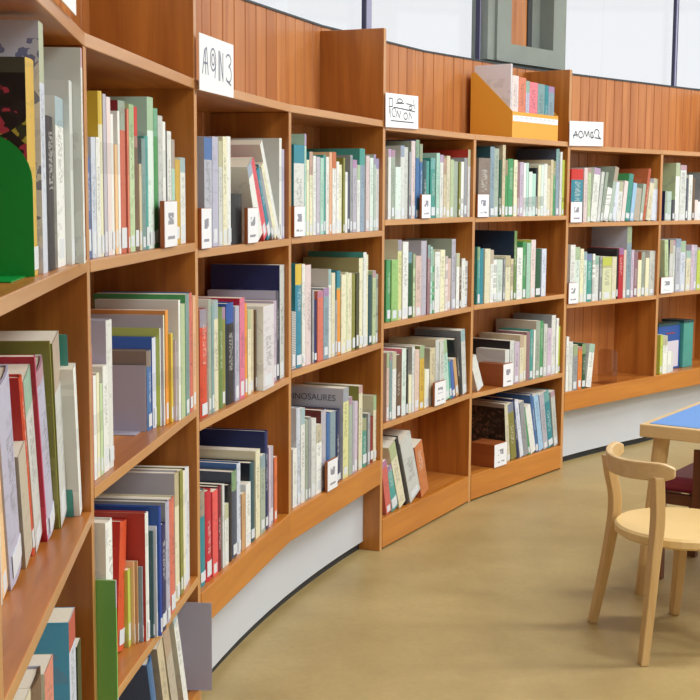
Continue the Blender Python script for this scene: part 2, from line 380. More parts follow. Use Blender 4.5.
# ------------------------------------------------------------------ books
BOOKS = """
0 1 0.3402 0.3969 0.016 0.248 0 yellow art - 1
0 1 0.3979 0.4348 0.012 0.296 0 whiteblue art2 - 1
0 1 0.4437 0.5191 0.012 0.19 0 black darkgrey - 1
0 1 0.5242 0.6014 0.012 0.219 0 white - - 1
0 1 0.6024 0.6349 0.004 0.245 0 greywhite - - 0
0 1 0.6359 0.6543 -0.008 0.291 0 white palegrey - 1
0 2 0.2485 0.3039 0.053 0.204 0 white - - 1
0 2 0.3173 0.3535 0.055 0.206 -10.4 peach - - 0
0 2 0.3545 0.4341 0.049 0.258 -13.1 lavender lavender - 1
0 2 0.4462 0.5022 0.049 0.155 -13.8 greybeige - - 1
0 2 0.5032 0.5167 0.048 0.254 -15.9 red - - 1
0 2 0.5177 0.5742 0.047 0.248 -16.6 greywhite - - 1
0 2 0.5752 0.583 0.041 0.274 -16.4 magenta crimson - 1
0 2 0.584 0.6435 0.038 0.252 -18.2 lavender white - 1
0 2 0.6442 0.6472 0.034 0.279 -12.0 olive olive - 1
0 2 0.6479 0.7119 0.032 0.273 -10.6 greywhite olive - 1
0 2 0.7126 0.7157 0.023 0.274 -7.2 darkteal teal - 1
0 2 0.7163 0.7442 0.014 0.229 -12.1 white - - 0
0 3 0.1243 0.2327 0.012 0.251 0 cream - - 1
0 3 0.2405 0.3263 0.012 0.242 0 brown lavender - 1
0 3 0.335 0.4045 0.012 0.228 0 redwhite cream - 1
0 3 0.5541 0.6211 0.012 0.218 0 whiteblue bluecov brick 1
0 3 0.6391 0.6812 0.012 0.153 0 darkolive - - 0
1 1 0.0405 0.061 0.012 0.152 0 blue - - 1
1 1 0.0641 0.0878 0.012 0.182 0 whiteblue - - 1
1 1 0.0909 0.1126 0.012 0.183 0 white - - 1
1 1 0.1152 0.1311 0.012 0.254 0 cream yellow yellow 0
1 1 0.1332 0.1494 0.012 0.251 0 greylilac - - 0
1 1 0.1526 0.1744 0.012 0.248 0 pinkwhite - - 0
1 1 0.1772 0.1947 0.012 0.223 0 white pinkwhite - 0
1 1 0.1975 0.2129 0.012 0.176 0 peach - - 0
1 1 0.2158 0.2283 0.012 0.23 0 white - - 0
1 1 0.2306 0.272 0.012 0.248 0 brick darkred - 1
1 1 0.275 0.2863 0.012 0.237 0 salmon - - 0
1 1 0.2881 0.3196 0.012 0.246 0 palegreen - - 1
1 1 0.3227 0.3496 0.012 0.244 0 brown red red 1
1 1 0.3521 0.3678 0.012 0.149 0 beige - - 0
1 1 0.3696 0.3963 0.012 0.193 0 greyteal - - 1
1 1 0.3996 0.4211 0.012 0.198 0 teal - - 0
1 1 0.4237 0.4669 0.012 0.268 0 mintwhite mint - 1
1 1 0.4703 0.4971 0.012 0.251 0 green - - 1
1 1 0.5038 0.536 0.012 0.24 0 greywhite grey - 1
1 1 0.5364 0.5582 0.014 0.231 0 white - - 0
1 1 0.5628 0.5968 0.012 0.215 0 white grey - 1
1 1 0.6006 0.626 0.012 0.201 0 mint - - 1
1 1 0.6299 0.6703 0.012 0.164 0 yellow - - 1
1 1 0.6743 0.718 0.012 0.169 0 white - - 1
1 2 0.0246 0.0508 0.012 0.211 0 salmon - - 1
1 2 0.0539 0.0699 0.012 0.162 0 white - - 0
1 2 0.0719 0.0865 0.012 0.164 0 cream - - 0
1 2 0.0891 0.1045 0.012 0.145 0 palegreen - - 0
1 2 0.1072 0.1369 0.012 0.17 0 white - - 1
1 2 0.1396 0.1714 0.012 0.239 0 white lavender - 1
1 2 0.4766 0.5072 0.032 0.15 0 blue taupe taupe 1
1 2 0.5082 0.5309 0.029 0.171 0 whiteblue royal - 0
1 2 0.5319 0.5394 0.023 0.187 0 white lime - 0
1 2 0.5404 0.5494 0.018 0.211 0 cream greylilac - 0
1 2 0.5504 0.5728 0.016 0.219 0 orange - - 0
1 2 0.5738 0.5892 0.011 0.173 0 yellow - - 0
1 2 0.5902 0.5948 0.006 0.158 0 lilac - - 0
1 2 0.5958 0.6119 0.001 0.235 0 white - - 0
1 2 0.6129 0.6481 -0.0 0.225 0 palegreen - - 1
1 2 0.6491 0.6835 -0.001 0.242 0 greyteal green - 1
1 2 0.6866 0.7138 -0.002 0.242 0 salmon blue - 1
1 2 0.7142 0.7417 -0.002 0.234 0 peach - - 1
1 3 0.0116 0.0162 -0.03 0.214 0 leaf - lavender 0
1 3 0.0172 0.0527 -0.017 0.301 0 white white - 1
1 3 0.2682 0.3109 0.038 0.226 8.3 red red - 1
1 3 0.3119 0.3292 0.032 0.14 0 lime - - 0
1 3 0.3302 0.3348 0.026 0.151 0 peach - - 0
1 3 0.3358 0.3411 0.021 0.15 0 tan - - 0
1 3 0.3421 0.3467 0.014 0.138 0 greyblue - - 0
1 3 0.3477 0.3648 0.006 0.234 0 white redcov - 0
1 3 0.3658 0.3704 -0.0 0.197 0 darkteal - - 0
1 3 0.3714 0.376 -0.005 0.205 0 whiteblue - - 0
1 3 0.377 0.3881 -0.011 0.239 0 royal royal - 0
1 3 0.3928 0.4307 -0.01 0.199 0 navy - - 1
1 3 0.4447 0.4691 -0.008 0.231 0 lavender grey - 1
1 3 0.4946 0.5371 -0.003 0.223 0 salmon cream - 1
1 3 0.5742 0.606 0.004 0.257 0 cream greylilac - 1
1 3 0.6174 0.6409 0.006 0.253 0 olive - - 0
1 3 0.6533 0.6717 0.008 0.244 0 cream - - 0
1 3 0.6805 0.6989 0.01 0.246 0 whiteblue darkolive - 0
1 3 0.6993 0.7275 0.012 0.24 0 white - - 1
1 4 0.4 0.43 0.0 0.22 -20 blue - - 1
1 4 0.47 0.51 0.0 0.23 -21 beige - - 1
1 4 0.53 0.575 0.0 0.24 -23 greybeige - - 1
1 4 0.62 0.652 0.0 0.275 -24 white - - 1
2 1 0.0882 0.1384 0.012 0.231 0 lightgrey lightgrey blue 1
2 1 0.1416 0.1811 0.012 0.235 0 lavender - - 1
2 1 0.1843 0.2107 0.012 0.228 0 greywhite - - 1
2 1 0.2147 0.2431 0.012 0.238 0 cream - - 1
2 1 0.2471 0.2784 0.012 0.24 0 white white - 1
2 1 0.284 0.3642 0.012 0.114 0 black - - 1
2 1 0.4835 0.5284 0.012 0.196 -26.3 white - - 1
2 1 0.5364 0.5703 0.012 0.216 -32.1 redpink - - 1
2 1 0.5754 0.607 0.012 0.196 -31.0 tealblue - - 1
2 1 0.6106 0.6315 0.012 0.201 -34.2 grey - - 0
2 1 0.6359 0.6596 0.012 0.217 -34.7 cream - - 1
2 1 0.6634 0.685 0.012 0.282 -34.8 white - - 1
2 1 0.687 0.7039 0.012 0.255 0 white greywhite - 0
2 1 0.7059 0.7247 0.012 0.228 0 lavender - - 0
2 2 0.0602 0.105 0.012 0.232 0 red salmon - 1
2 2 0.1081 0.1267 0.012 0.25 0 greygreen white - 1
2 2 0.1298 0.146 0.012 0.236 0 greyteal - - 0
2 2 0.1492 0.1825 0.012 0.244 0 cream white - 1
2 2 0.1857 0.2112 0.012 0.225 0 mossgreen yellow - 1
2 2 0.2116 0.2375 0.016 0.223 0 olive - - 1
2 2 0.2408 0.2946 0.012 0.23 0 black royal royal 1
2 2 0.298 0.3302 0.012 0.219 0 lavender - - 1
2 2 0.3337 0.373 0.012 0.235 0 pink crimson - 1
2 2 0.3766 0.3957 0.012 0.22 0 orange redcov - 0
2 2 0.3986 0.422 0.012 0.203 0 cream - - 1
2 2 0.4224 0.4582 0.016 0.2 0 beige - - 1
2 2 0.4615 0.4699 0.012 0.197 0 brown - - 0
2 2 0.4707 0.5642 -0.005 0.205 0 paper white - 1
2 2 0.6209 0.6485 0.012 0.206 0 lilac - - 1
2 2 0.6522 0.6755 0.012 0.229 0 darkgrey lavender - 1
2 2 0.6792 0.7247 0.012 0.294 0 greywhite navy - 1
2 3 0.0436 0.0833 0.012 0.21 0 tealblue - - 1
2 3 0.0864 0.1244 0.012 0.201 0 red - - 1
2 3 0.1276 0.1639 0.012 0.192 0 redpink - - 1
2 3 0.1672 0.1942 0.012 0.194 0 darkred black - 1
2 3 0.1975 0.2118 0.012 0.193 0 greywhite - - 0
2 3 0.2151 0.2416 0.012 0.142 0 white - - 1
2 3 0.245 0.2719 0.012 0.181 0 black black - 1
2 3 0.2754 0.3107 0.012 0.205 0 slate slate - 1
2 3 0.3143 0.3409 0.012 0.217 0 whiteblue blue - 1
2 3 0.3445 0.3732 0.012 0.138 0 tan - - 1
2 3 0.3769 0.4163 0.012 0.154 0 white - - 1
2 3 0.42 0.4553 0.012 0.197 0 darkteal black - 1
2 3 0.4592 0.4971 0.012 0.219 0 cream cream - 1
2 3 0.501 0.5435 0.012 0.198 0 greygreen - - 1
2 3 0.5476 0.5728 0.012 0.252 0 navy navy - 1
2 3 0.5769 0.5951 0.012 0.206 0 lilac - - 0
2 3 0.5955 0.6233 0.014 0.203 0 greylilac - - 1
2 3 0.6275 0.6539 0.012 0.17 0 redorange - - 0
3 1 0.0553 0.1266 0.012 0.24 0 white tealblue tealblue 1
3 1 0.1292 0.1425 0.012 0.271 0 mint - - 1
3 1 0.145 0.1628 0.012 0.203 0 cream - - 0
3 1 0.1654 0.1893 0.012 0.225 0 cream tealblue - 1
3 1 0.1926 0.2131 0.012 0.215 0 white - - 1
3 1 0.2165 0.2434 0.012 0.213 0 greylilac - - 1
3 1 0.2468 0.2725 0.012 0.211 0 mint - - 1
3 1 0.2745 0.288 0.012 0.22 0 teal - - 0
3 1 0.2908 0.3131 0.012 0.215 0 white - - 1
3 1 0.3159 0.337 0.012 0.229 0 peach - - 1
3 1 0.3398 0.3692 0.012 0.23 0 white rust rust 1
3 1 0.3728 0.394 0.012 0.204 0 white - - 1
3 1 0.3944 0.4268 0.016 0.196 0 cream - - 1
3 1 0.4297 0.4428 0.012 0.216 0 olive - - 0
3 1 0.4455 0.465 0.012 0.176 0 white cream - 0
3 1 0.4678 0.4842 0.012 0.171 0 slate - - 0
3 1 0.487 0.507 0.012 0.226 0 grey - - 1
3 1 0.5098 0.5448 0.012 0.213 0 greylilac - - 1
3 1 0.5485 0.5732 0.012 0.199 0 white - - 1
3 1 0.5769 0.6244 0.012 0.248 0 greyblue teal teal 1
3 1 0.6283 0.6593 0.012 0.228 0 pinkwhite - - 1
3 1 0.6633 0.6949 0.012 0.223 0 mintwhite - - 1
3 1 0.6988 0.7186 0.012 0.234 0 greymint - - 1
3 1 0.719 0.7493 0.012 0.222 0 greywhite - - 1
3 2 0.042 0.0696 0.012 0.154 0 spiral - - 1
3 2 0.0728 0.1165 0.012 0.279 0 tealblue - yellow 1
3 2 0.1198 0.1398 0.012 0.277 0 white yellow - 1
3 2 0.1431 0.1855 0.012 0.273 0 pinkwhite orange - 1
3 2 0.1889 0.202 0.012 0.203 0 grey - - 0
3 2 0.2047 0.2248 0.012 0.174 0 navy - - 0
3 2 0.2282 0.2711 0.012 0.197 0 salmon - - 1
3 2 0.2738 0.3153 0.012 0.202 0 greyblue - - 1
3 2 0.3189 0.3371 0.012 0.253 0 white greywhite - 1
3 2 0.3375 0.3654 0.012 0.241 0 cream - - 1
3 2 0.3683 0.3835 0.012 0.162 0 grey - - 0
3 2 0.3864 0.4152 0.012 0.245 0 orange tealblue tealblue 1
3 2 0.4181 0.4562 0.012 0.231 0 cream - - 1
3 2 0.4597 0.4797 0.012 0.237 0 limewhite cream - 1
3 2 0.4801 0.5107 0.014 0.233 0 cream - - 1
3 2 0.5142 0.5425 0.012 0.231 0 olive lilac - 1
3 2 0.5461 0.5734 0.012 0.23 0 darkolive - - 1
3 2 0.5769 0.6129 0.012 0.273 0 cream khaki - 1
3 2 0.6166 0.6445 0.012 0.289 0 white teal - 1
3 2 0.6449 0.6637 0.016 0.281 0 cream - - 1
3 2 0.6674 0.693 0.012 0.216 0 darkteal - - 1
3 2 0.6968 0.7279 0.012 0.229 0 palegreen - - 1
3 2 0.7283 0.7493 0.012 0.217 0 greygreen - - 0
3 3 0.0495 0.0775 0.012 0.161 0 white - - 1
3 3 0.0808 0.1078 0.012 0.268 0 whiteblue whiteblue - 1
3 3 0.1082 0.1356 0.012 0.263 0 white - - 1
3 3 0.1389 0.1578 0.012 0.226 0 greygreen - - 1
3 3 0.1612 0.1803 0.012 0.231 0 grey - - 1
3 3 0.1837 0.2184 0.012 0.221 0 greywhite - - 1
3 3 0.2219 0.2619 0.012 0.197 0 white - - 1
3 3 0.2655 0.3032 0.012 0.233 0 greylilac maroon - 1
3 3 0.3068 0.335 0.012 0.219 0 blue - - 1
3 3 0.3354 0.3784 0.014 0.217 0 greyblue - - 1
3 3 0.3821 0.4119 0.012 0.215 0 navy navy - 1
3 3 0.4123 0.4324 0.016 0.214 0 slate - - 0
3 3 0.4379 0.4849 0.012 0.272 0 limecream dino - 1
3 3 0.4883 0.5158 0.012 0.239 0 greygreen - - 1
3 3 0.5193 0.5396 0.012 0.222 0 greylilac - - 1
3 3 0.54 0.5711 0.014 0.217 0 lilac - - 1
3 3 0.5747 0.6084 0.012 0.261 0 cream olive - 1
3 3 0.612 0.6565 0.012 0.153 0 teal - - 1
3 3 0.6602 0.6836 0.012 0.163 0 grey - - 0
3 3 0.6873 0.7179 0.012 0.147 0 darkred - - 0
3 3 0.7217 0.7493 0.012 0.21 0 cream cream - 1
4 1 0.0573 0.0792 0.012 0.222 0 white - - 1
4 1 0.0818 0.1077 0.012 0.22 0 greygreen - - 1
4 1 0.1111 0.1519 0.012 0.167 0 mintwhite - - 1
4 1 0.1554 0.1845 0.012 0.236 0 greywhite greencircle - 1
4 1 0.1849 0.2143 0.016 0.232 0 palegrey - - 1
4 1 0.2179 0.2349 0.012 0.218 0 grey - - 0
4 1 0.2385 0.2702 0.012 0.254 0 pinkwhite greygreen - 1
4 1 0.2739 0.3028 0.012 0.259 0 blue - - 1
4 1 0.3064 0.3291 0.012 0.247 0 blue - - 1
4 1 0.3328 0.3633 0.012 0.195 0 darkteal - - 1
4 1 0.3637 0.3945 0.016 0.192 0 teal - - 1
4 1 0.3983 0.4374 0.012 0.203 0 teal - - 1
4 1 0.4412 0.4695 0.012 0.221 0 mint - - 1
4 1 0.473 0.5015 0.012 0.216 0 white - - 1
4 1 0.505 0.5273 0.012 0.206 0 beige - - 1
4 1 0.531 0.5618 0.012 0.214 0 cream - - 1
4 1 0.5655 0.5959 0.012 0.202 0 palegreen - - 1
4 1 0.5963 0.6425 0.016 0.197 0 greygreen - - 1
4 1 0.6463 0.6615 0.012 0.196 0 olive - - 0
4 1 0.6644 0.6893 0.012 0.197 0 white - - 0
4 1 0.6922 0.7244 0.012 0.212 0 grey - - 1
4 1 0.7274 0.751 0.012 0.242 0 greywhite redcov - 1
4 2 0.0553 0.0864 0.012 0.199 0 green - - 1
4 2 0.0898 0.1383 0.012 0.198 0 limegreen - - 1
4 2 0.1417 0.1709 0.012 0.261 0 limecream cream - 1
4 2 0.1744 0.2166 0.012 0.253 0 white - - 1
4 2 0.2202 0.2535 0.012 0.219 0 darkgreen - - 1
4 2 0.2572 0.2746 0.012 0.211 0 palegreen - - 0
4 2 0.2783 0.324 0.012 0.203 0 pinkbeige - - 1
4 2 0.3278 0.3727 0.012 0.252 0 greylilac greylilac - 1
4 2 0.3765 0.3983 0.012 0.237 0 mauve - - 1
4 2 0.4013 0.4172 0.012 0.23 0 mint - - 0
4 2 0.4202 0.4363 0.012 0.219 0 green - - 0
4 2 0.4393 0.4832 0.012 0.211 0 white - - 1
4 2 0.4859 0.5278 0.012 0.216 0 cream - - 1
4 2 0.5313 0.5547 0.012 0.193 0 pinkwhite - - 0
4 2 0.5551 0.5908 0.016 0.183 0 pinkbeige - - 1
4 2 0.5943 0.631 0.012 0.251 0 greylilac greygreen - 1
4 2 0.6346 0.6621 0.012 0.199 0 white - - 1
4 2 0.6658 0.6803 0.012 0.18 0 brown - - 0
4 2 0.6831 0.7166 0.012 0.178 0 white - - 1
4 2 0.717 0.751 0.016 0.168 0 greywhite - - 0
4 3 0.0591 0.0783 0.012 0.223 0 pinkbeige - - 1
4 3 0.081 0.0996 0.012 0.214 0 greyteal - - 1
4 3 0.1023 0.1319 0.012 0.221 0 white - - 1
4 3 0.1354 0.171 0.012 0.208 0 brown - - 1
4 3 0.1745 0.2091 0.012 0.224 0 mintwhite pink - 1
4 3 0.2127 0.2283 0.012 0.217 0 black - - 0
4 3 0.2311 0.2542 0.012 0.13 0 cream - - 0
4 3 0.2571 0.2772 0.012 0.223 0 greywhite - - 1
4 3 0.28 0.3169 0.012 0.209 0 pinkbeige - - 1
4 3 0.3198 0.3573 0.012 0.219 0 yellow olive - 1
4 3 0.3611 0.3797 0.012 0.134 0 cream - - 0
4 3 0.3801 0.4087 0.016 0.131 0 white - - 0
4 3 0.4126 0.4575 0.012 0.202 0 beige greybeige - 1
4 3 0.4609 0.4922 0.012 0.227 0 greywhite beige - 1
4 3 0.4926 0.5401 0.012 0.216 0 palegrey - - 1
4 3 0.5444 0.5882 0.012 0.218 -9.5 mint - - 1
4 3 0.5918 0.6126 0.012 0.139 -11.4 teal - - 0
4 3 0.6155 0.6457 0.012 0.138 -11.5 blue - - 0
4 3 0.6485 0.6758 0.012 0.144 -14.9 tan - - 0
4 3 0.6795 0.708 0.012 0.218 -15.1 black black - 1
4 3 0.7117 0.751 0.012 0.24 -7.0 greywhite grey - 1
4 4 0.0672 0.1066 0.012 0.183 -13.9 salmon - - 1
4 4 0.1116 0.1628 0.012 0.159 -18.8 teal - - 1
4 4 0.1695 0.2187 0.012 0.238 -22.3 cream - - 1
4 4 0.2224 0.2513 0.012 0.255 -21.5 black - - 1
4 4 0.2566 0.343 0.012 0.238 -22.5 greywhite - - 1
4 4 0.3485 0.4118 0.012 0.197 -19.0 rust - - 1
5 1 0.0494 0.1343 0.012 0.217 0 taupe - - 1
5 1 0.1377 0.1711 0.012 0.26 0 greyblue darkteal - 1
5 1 0.1715 0.2053 0.016 0.255 0 greygreen - - 1
5 1 0.2087 0.2236 0.012 0.213 0 darkgreen - - 0
5 1 0.2263 0.2483 0.012 0.27 0 beige - - 1
5 1 0.2518 0.2732 0.012 0.214 0 green - - 1
5 1 0.2759 0.314 0.012 0.219 0 green - - 1
5 1 0.3168 0.3442 0.012 0.216 0 cream - - 1
5 1 0.347 0.3619 0.012 0.209 0 mauve - - 0
5 1 0.3647 0.3925 0.012 0.209 0 lilac - - 1
5 1 0.3954 0.4153 0.012 0.206 0 white - - 0
5 1 0.4182 0.4343 0.012 0.207 0 mint - - 0
5 1 0.4369 0.4658 0.012 0.173 0 mintwhite darkgreen - 0
5 1 0.4662 0.4955 0.012 0.166 0 mint - - 0
5 1 0.4982 0.513 0.012 0.189 0 black - - 0
5 1 0.5157 0.537 0.012 0.201 0 cream - - 0
5 1 0.5399 0.5612 0.012 0.202 0 mintwhite - - 0
5 1 0.5641 0.5909 0.012 0.207 0 white - - 1
5 1 0.5913 0.6185 0.012 0.201 0 cream - - 1
5 1 0.6214 0.6434 0.012 0.224 0 beige - - 1
5 1 0.6463 0.6685 0.012 0.22 0 green - - 1
5 1 0.6714 0.6988 0.012 0.269 0 greyblue slate - 1
5 1 0.7026 0.721 0.012 0.258 0 white - - 1
5 1 0.7239 0.7432 0.012 0.226 0 lime - - 0
5 2 0.056 0.0749 0.012 0.213 0 teal - - 1
5 2 0.0753 0.1042 0.014 0.206 0 tealblue - - 1
5 2 0.1076 0.1476 0.012 0.204 0 cream - - 1
5 2 0.1503 0.1719 0.012 0.199 0 white - - 1
5 2 0.1745 0.2025 0.012 0.164 0 white green - 0
5 2 0.2029 0.2456 0.014 0.16 0 mintwhite - - 1
5 2 0.2492 0.2628 0.012 0.162 0 grey - - 0
5 2 0.2656 0.3038 0.012 0.173 0 cream - - 1
5 2 0.3065 0.3276 0.012 0.16 0 beige - - 0
5 2 0.3304 0.3517 0.012 0.267 0 mossgreen navygreen - 1
5 2 0.3553 0.4003 0.012 0.201 0 white - - 1
5 2 0.4032 0.4315 0.012 0.223 0 green - - 1
5 2 0.4344 0.4664 0.012 0.218 0 mint - - 1
5 2 0.4693 0.5066 0.012 0.229 0 pinkwhite lime - 1
5 2 0.5104 0.5577 0.012 0.192 0 darkgreen - - 1
5 2 0.5616 0.5992 0.012 0.191 0 whiteblue - - 1
5 3 0.0716 0.1159 0.012 0.138 -26.5 white - - 1
5 3 0.2749 0.3094 0.012 0.138 0 greywhite - - 0
5 3 0.313 0.348 0.012 0.17 0 greywhite black - 1
5 3 0.3508 0.3903 0.012 0.162 0 lilac - - 1
5 3 0.3931 0.4242 0.012 0.186 0 cream beige - 1
5 3 0.4246 0.4456 0.012 0.182 0 beige - - 0
5 3 0.4482 0.4756 0.012 0.194 0 mauve - - 1
5 3 0.4783 0.5059 0.012 0.2 0 teal - - 1
5 3 0.5085 0.5226 0.012 0.198 0 white - - 0
5 3 0.5253 0.5611 0.012 0.232 0 greygreen greybeige - 1
5 3 0.5638 0.5923 0.012 0.229 0 green - - 1
5 3 0.595 0.6238 0.012 0.214 0 palegrey - - 1
5 3 0.6265 0.6636 0.012 0.194 0 lilac - - 1
5 3 0.6663 0.7024 0.012 0.245 0 white grey - 1
5 3 0.7051 0.7251 0.012 0.23 0 white - - 0
5 3 0.7272 0.7432 0.012 0.195 0 lime amber - 0
5 4 0.3064 0.3366 0.012 0.233 -5.9 cream photo - 1
5 4 0.3402 0.3855 0.012 0.23 -9.9 olive - - 1
5 4 0.3892 0.4119 0.012 0.249 -11.2 navy - - 1
5 4 0.4148 0.4439 0.012 0.24 -13.7 whiteblue - - 1
5 4 0.4466 0.4833 0.012 0.228 -12.4 grey - - 1
5 4 0.4861 0.5025 0.012 0.202 -14.3 green - - 0
5 4 0.5052 0.5476 0.012 0.205 -16.3 white - - 1
5 4 0.5504 0.572 0.012 0.248 -13.9 blue - - 1
5 4 0.5748 0.6131 0.012 0.242 -14.2 skyblue - - 1
5 4 0.6159 0.6548 0.012 0.239 -12.5 greylilac - - 1
5 4 0.6576 0.7055 0.012 0.244 -12.4 tealblue - - 1
5 4 0.7085 0.7432 0.012 0.238 -10.8 palegrey - - 1
6 1 0.0437 0.1311 0.012 0.221 0 tealblue red red 1
6 1 0.1345 0.1613 0.012 0.227 0 pinkwhite - - 1
6 1 0.164 0.1857 0.012 0.227 0 palegreen - - 1
6 1 0.1891 0.2348 0.012 0.227 5.8 white - - 1
6 1 0.2383 0.2596 0.012 0.213 8.3 greywhite - - 1
6 1 0.2631 0.283 0.012 0.214 10.4 greygreen - - 1
6 1 0.2866 0.3224 0.012 0.145 12.3 white - - 0
6 1 0.326 0.3557 0.012 0.237 11.5 greymint greygreen - 1
6 1 0.3593 0.3878 0.012 0.171 8.0 whiteblue - - 0
6 1 0.3914 0.426 0.012 0.171 5.4 white - - 1
6 1 0.4295 0.4579 0.012 0.176 7.9 pinkwhite - - 0
6 1 0.4615 0.4981 0.012 0.207 9.0 teal green - 1
6 1 0.5018 0.5307 0.012 0.168 8.4 skyblue - - 0
6 1 0.5343 0.58 0.012 0.145 6.5 greybeige - - 1
6 1 0.5836 0.6081 0.012 0.165 8.8 greygreen - - 0
6 1 0.6119 0.6332 0.012 0.234 10.5 rust rust - 1
6 1 0.6386 0.677 0.012 0.169 8.7 cream - - 1
6 1 0.6807 0.7299 0.012 0.187 5.3 whiteblue - - 1
6 2 0.048 0.0828 0.012 0.244 0 white - - 1
6 2 0.0832 0.1185 0.012 0.234 0 mintwhite - - 1
6 2 0.1219 0.1473 0.012 0.226 0 cream - - 1
6 2 0.15 0.1717 0.012 0.213 0 mintwhite - - 1
6 2 0.1743 0.2162 0.012 0.203 0 teal - - 1
6 2 0.2197 0.2397 0.012 0.202 0 white olive - 0
6 2 0.2401 0.2707 0.016 0.193 0 greywhite - - 1
6 2 0.2743 0.2912 0.012 0.188 0 grey - - 0
6 2 0.2947 0.3676 0.012 0.186 0 limewhite lime lime 1
6 2 0.3712 0.4064 0.012 0.185 0 cream - - 1
6 2 0.4091 0.4218 0.012 0.219 0 black - - 0
6 2 0.4246 0.4608 0.012 0.222 0 crimson - - 1
6 2 0.4635 0.4844 0.012 0.213 0 pinkbeige - - 0
6 2 0.4871 0.5239 0.012 0.317 0 greyblue lightgrey - 1
6 2 0.5266 0.5495 0.012 0.211 0 lilac - - 1
6 2 0.5522 0.5817 0.012 0.201 0 mauve - - 1
6 2 0.5844 0.6141 0.012 0.164 0 cream - - 0
6 2 0.6169 0.6468 0.012 0.199 0 greygreen rust - 1
6 2 0.6496 0.6799 0.012 0.171 0 cream - - 0
6 2 0.6827 0.7299 0.012 0.202 0 palegrey - - 1
6 3 0.035 0.0532 0.012 0.232 0 white - - 1
6 3 0.0559 0.0831 0.012 0.209 0 greywhite - - 1
6 3 0.0858 0.1209 0.012 0.194 0 grey - - 1
6 3 0.1243 0.1544 0.012 0.182 0 orange - - 1
6 3 0.1579 0.1851 0.012 0.193 0 darkgreen - - 1
6 3 0.1886 0.2286 0.012 0.187 7.1 white - - 1
7 1 0.0622 0.0849 0.012 0.135 0 greygreen navy - 0
7 1 0.0853 0.1199 0.016 0.133 0 greymint - - 0
7 1 0.1238 0.1466 0.012 0.095 0 darkgrey - - 0
7 1 0.1506 0.1862 0.012 0.264 0 white palegreen - 1
7 1 0.1866 0.2405 0.012 0.255 0 greywhite - - 1
7 1 0.2445 0.2624 0.012 0.196 0 slate - - 0
7 1 0.2665 0.2993 0.012 0.211 0 white - - 1
7 1 0.3034 0.3234 0.012 0.197 0 brown - - 0
7 1 0.3275 0.3551 0.012 0.095 0 pinkwhite - - 0
7 1 0.3555 0.3834 0.014 0.087 0 white - - 0
7 1 0.3875 0.4365 0.012 0.217 0 grey - - 1
7 1 0.4407 0.4617 0.012 0.19 0 white - - 0
7 1 0.4621 0.4942 0.016 0.189 0 greywhite - - 0
7 1 0.4985 0.5252 0.012 0.228 0 greygreen - - 1
7 1 0.5256 0.5527 0.012 0.226 0 greymint - - 1
7 2 0.0839 0.1154 0.012 0.244 -4.1 palegreen - - 1
7 2 0.1194 0.1477 0.012 0.243 0 greywhite navy - 1
7 2 0.1481 0.1673 0.014 0.241 0 palegrey - - 1
7 2 0.1713 0.2144 0.012 0.247 0 lightgrey - - 1
7 2 0.2184 0.2638 0.012 0.236 0 whiteblue blue - 1
7 2 0.2679 0.3083 0.012 0.189 0 cream - - 1
7 2 0.3124 0.3381 0.012 0.216 0 lilac - - 1
7 2 0.3385 0.3645 0.012 0.214 0 greylilac - - 1
7 2 0.3687 0.4032 0.012 0.19 0 lime - - 1
7 2 0.4037 0.4386 0.012 0.184 0 palegreen - - 0
7 2 0.4429 0.4829 0.012 0.198 0 white - - 1
7 2 0.4833 0.5102 0.014 0.186 0 mintwhite - - 0
7 3 0.0598 0.0815 0.012 0.184 0 lime - - 0
7 3 0.0846 0.1225 0.012 0.177 0 white - - 1
7 3 0.1265 0.1605 0.012 0.102 0 white - - 0
7 3 0.1609 0.1838 0.014 0.096 0 greywhite - - 0
""".strip().split('\n')
BAYN = ['leftmost bay', 'second bay', 'third bay', 'fourth bay', 'fifth bay', 'sixth bay', 'seventh bay', 'rightmost bay']
def shelf_name(i, k):
    last = max(kk for (b, kk) in Zs if b == i)
    return 'bottom shelf' if k == last else ['', 'top shelf', 'second shelf', 'third shelf'][k]
ORD = 'first second third fourth fifth sixth seventh eighth ninth tenth eleventh twelfth thirteenth fourteenth fifteenth sixteenth seventeenth eighteenth nineteenth twentieth twenty-first twenty-second twenty-third twenty-fourth twenty-fifth twenty-sixth twenty-seventh'.split()
rows = {}
for ln in BOOKS:
    t = ln.split(); i, k = int(t[0]), int(t[1]); s0, s1, b, h, a = map(float, t[2:7])
    rows.setdefault((i, k), []).append([s0, s1, b, h, a, t[7], t[8], int(t[10]), t[9]])
HARD = {'black', 'navy', 'red', 'darkred', 'royal', 'blue', 'darkteal', 'teal', 'tealblue', 'green', 'darkgreen', 'slate'}

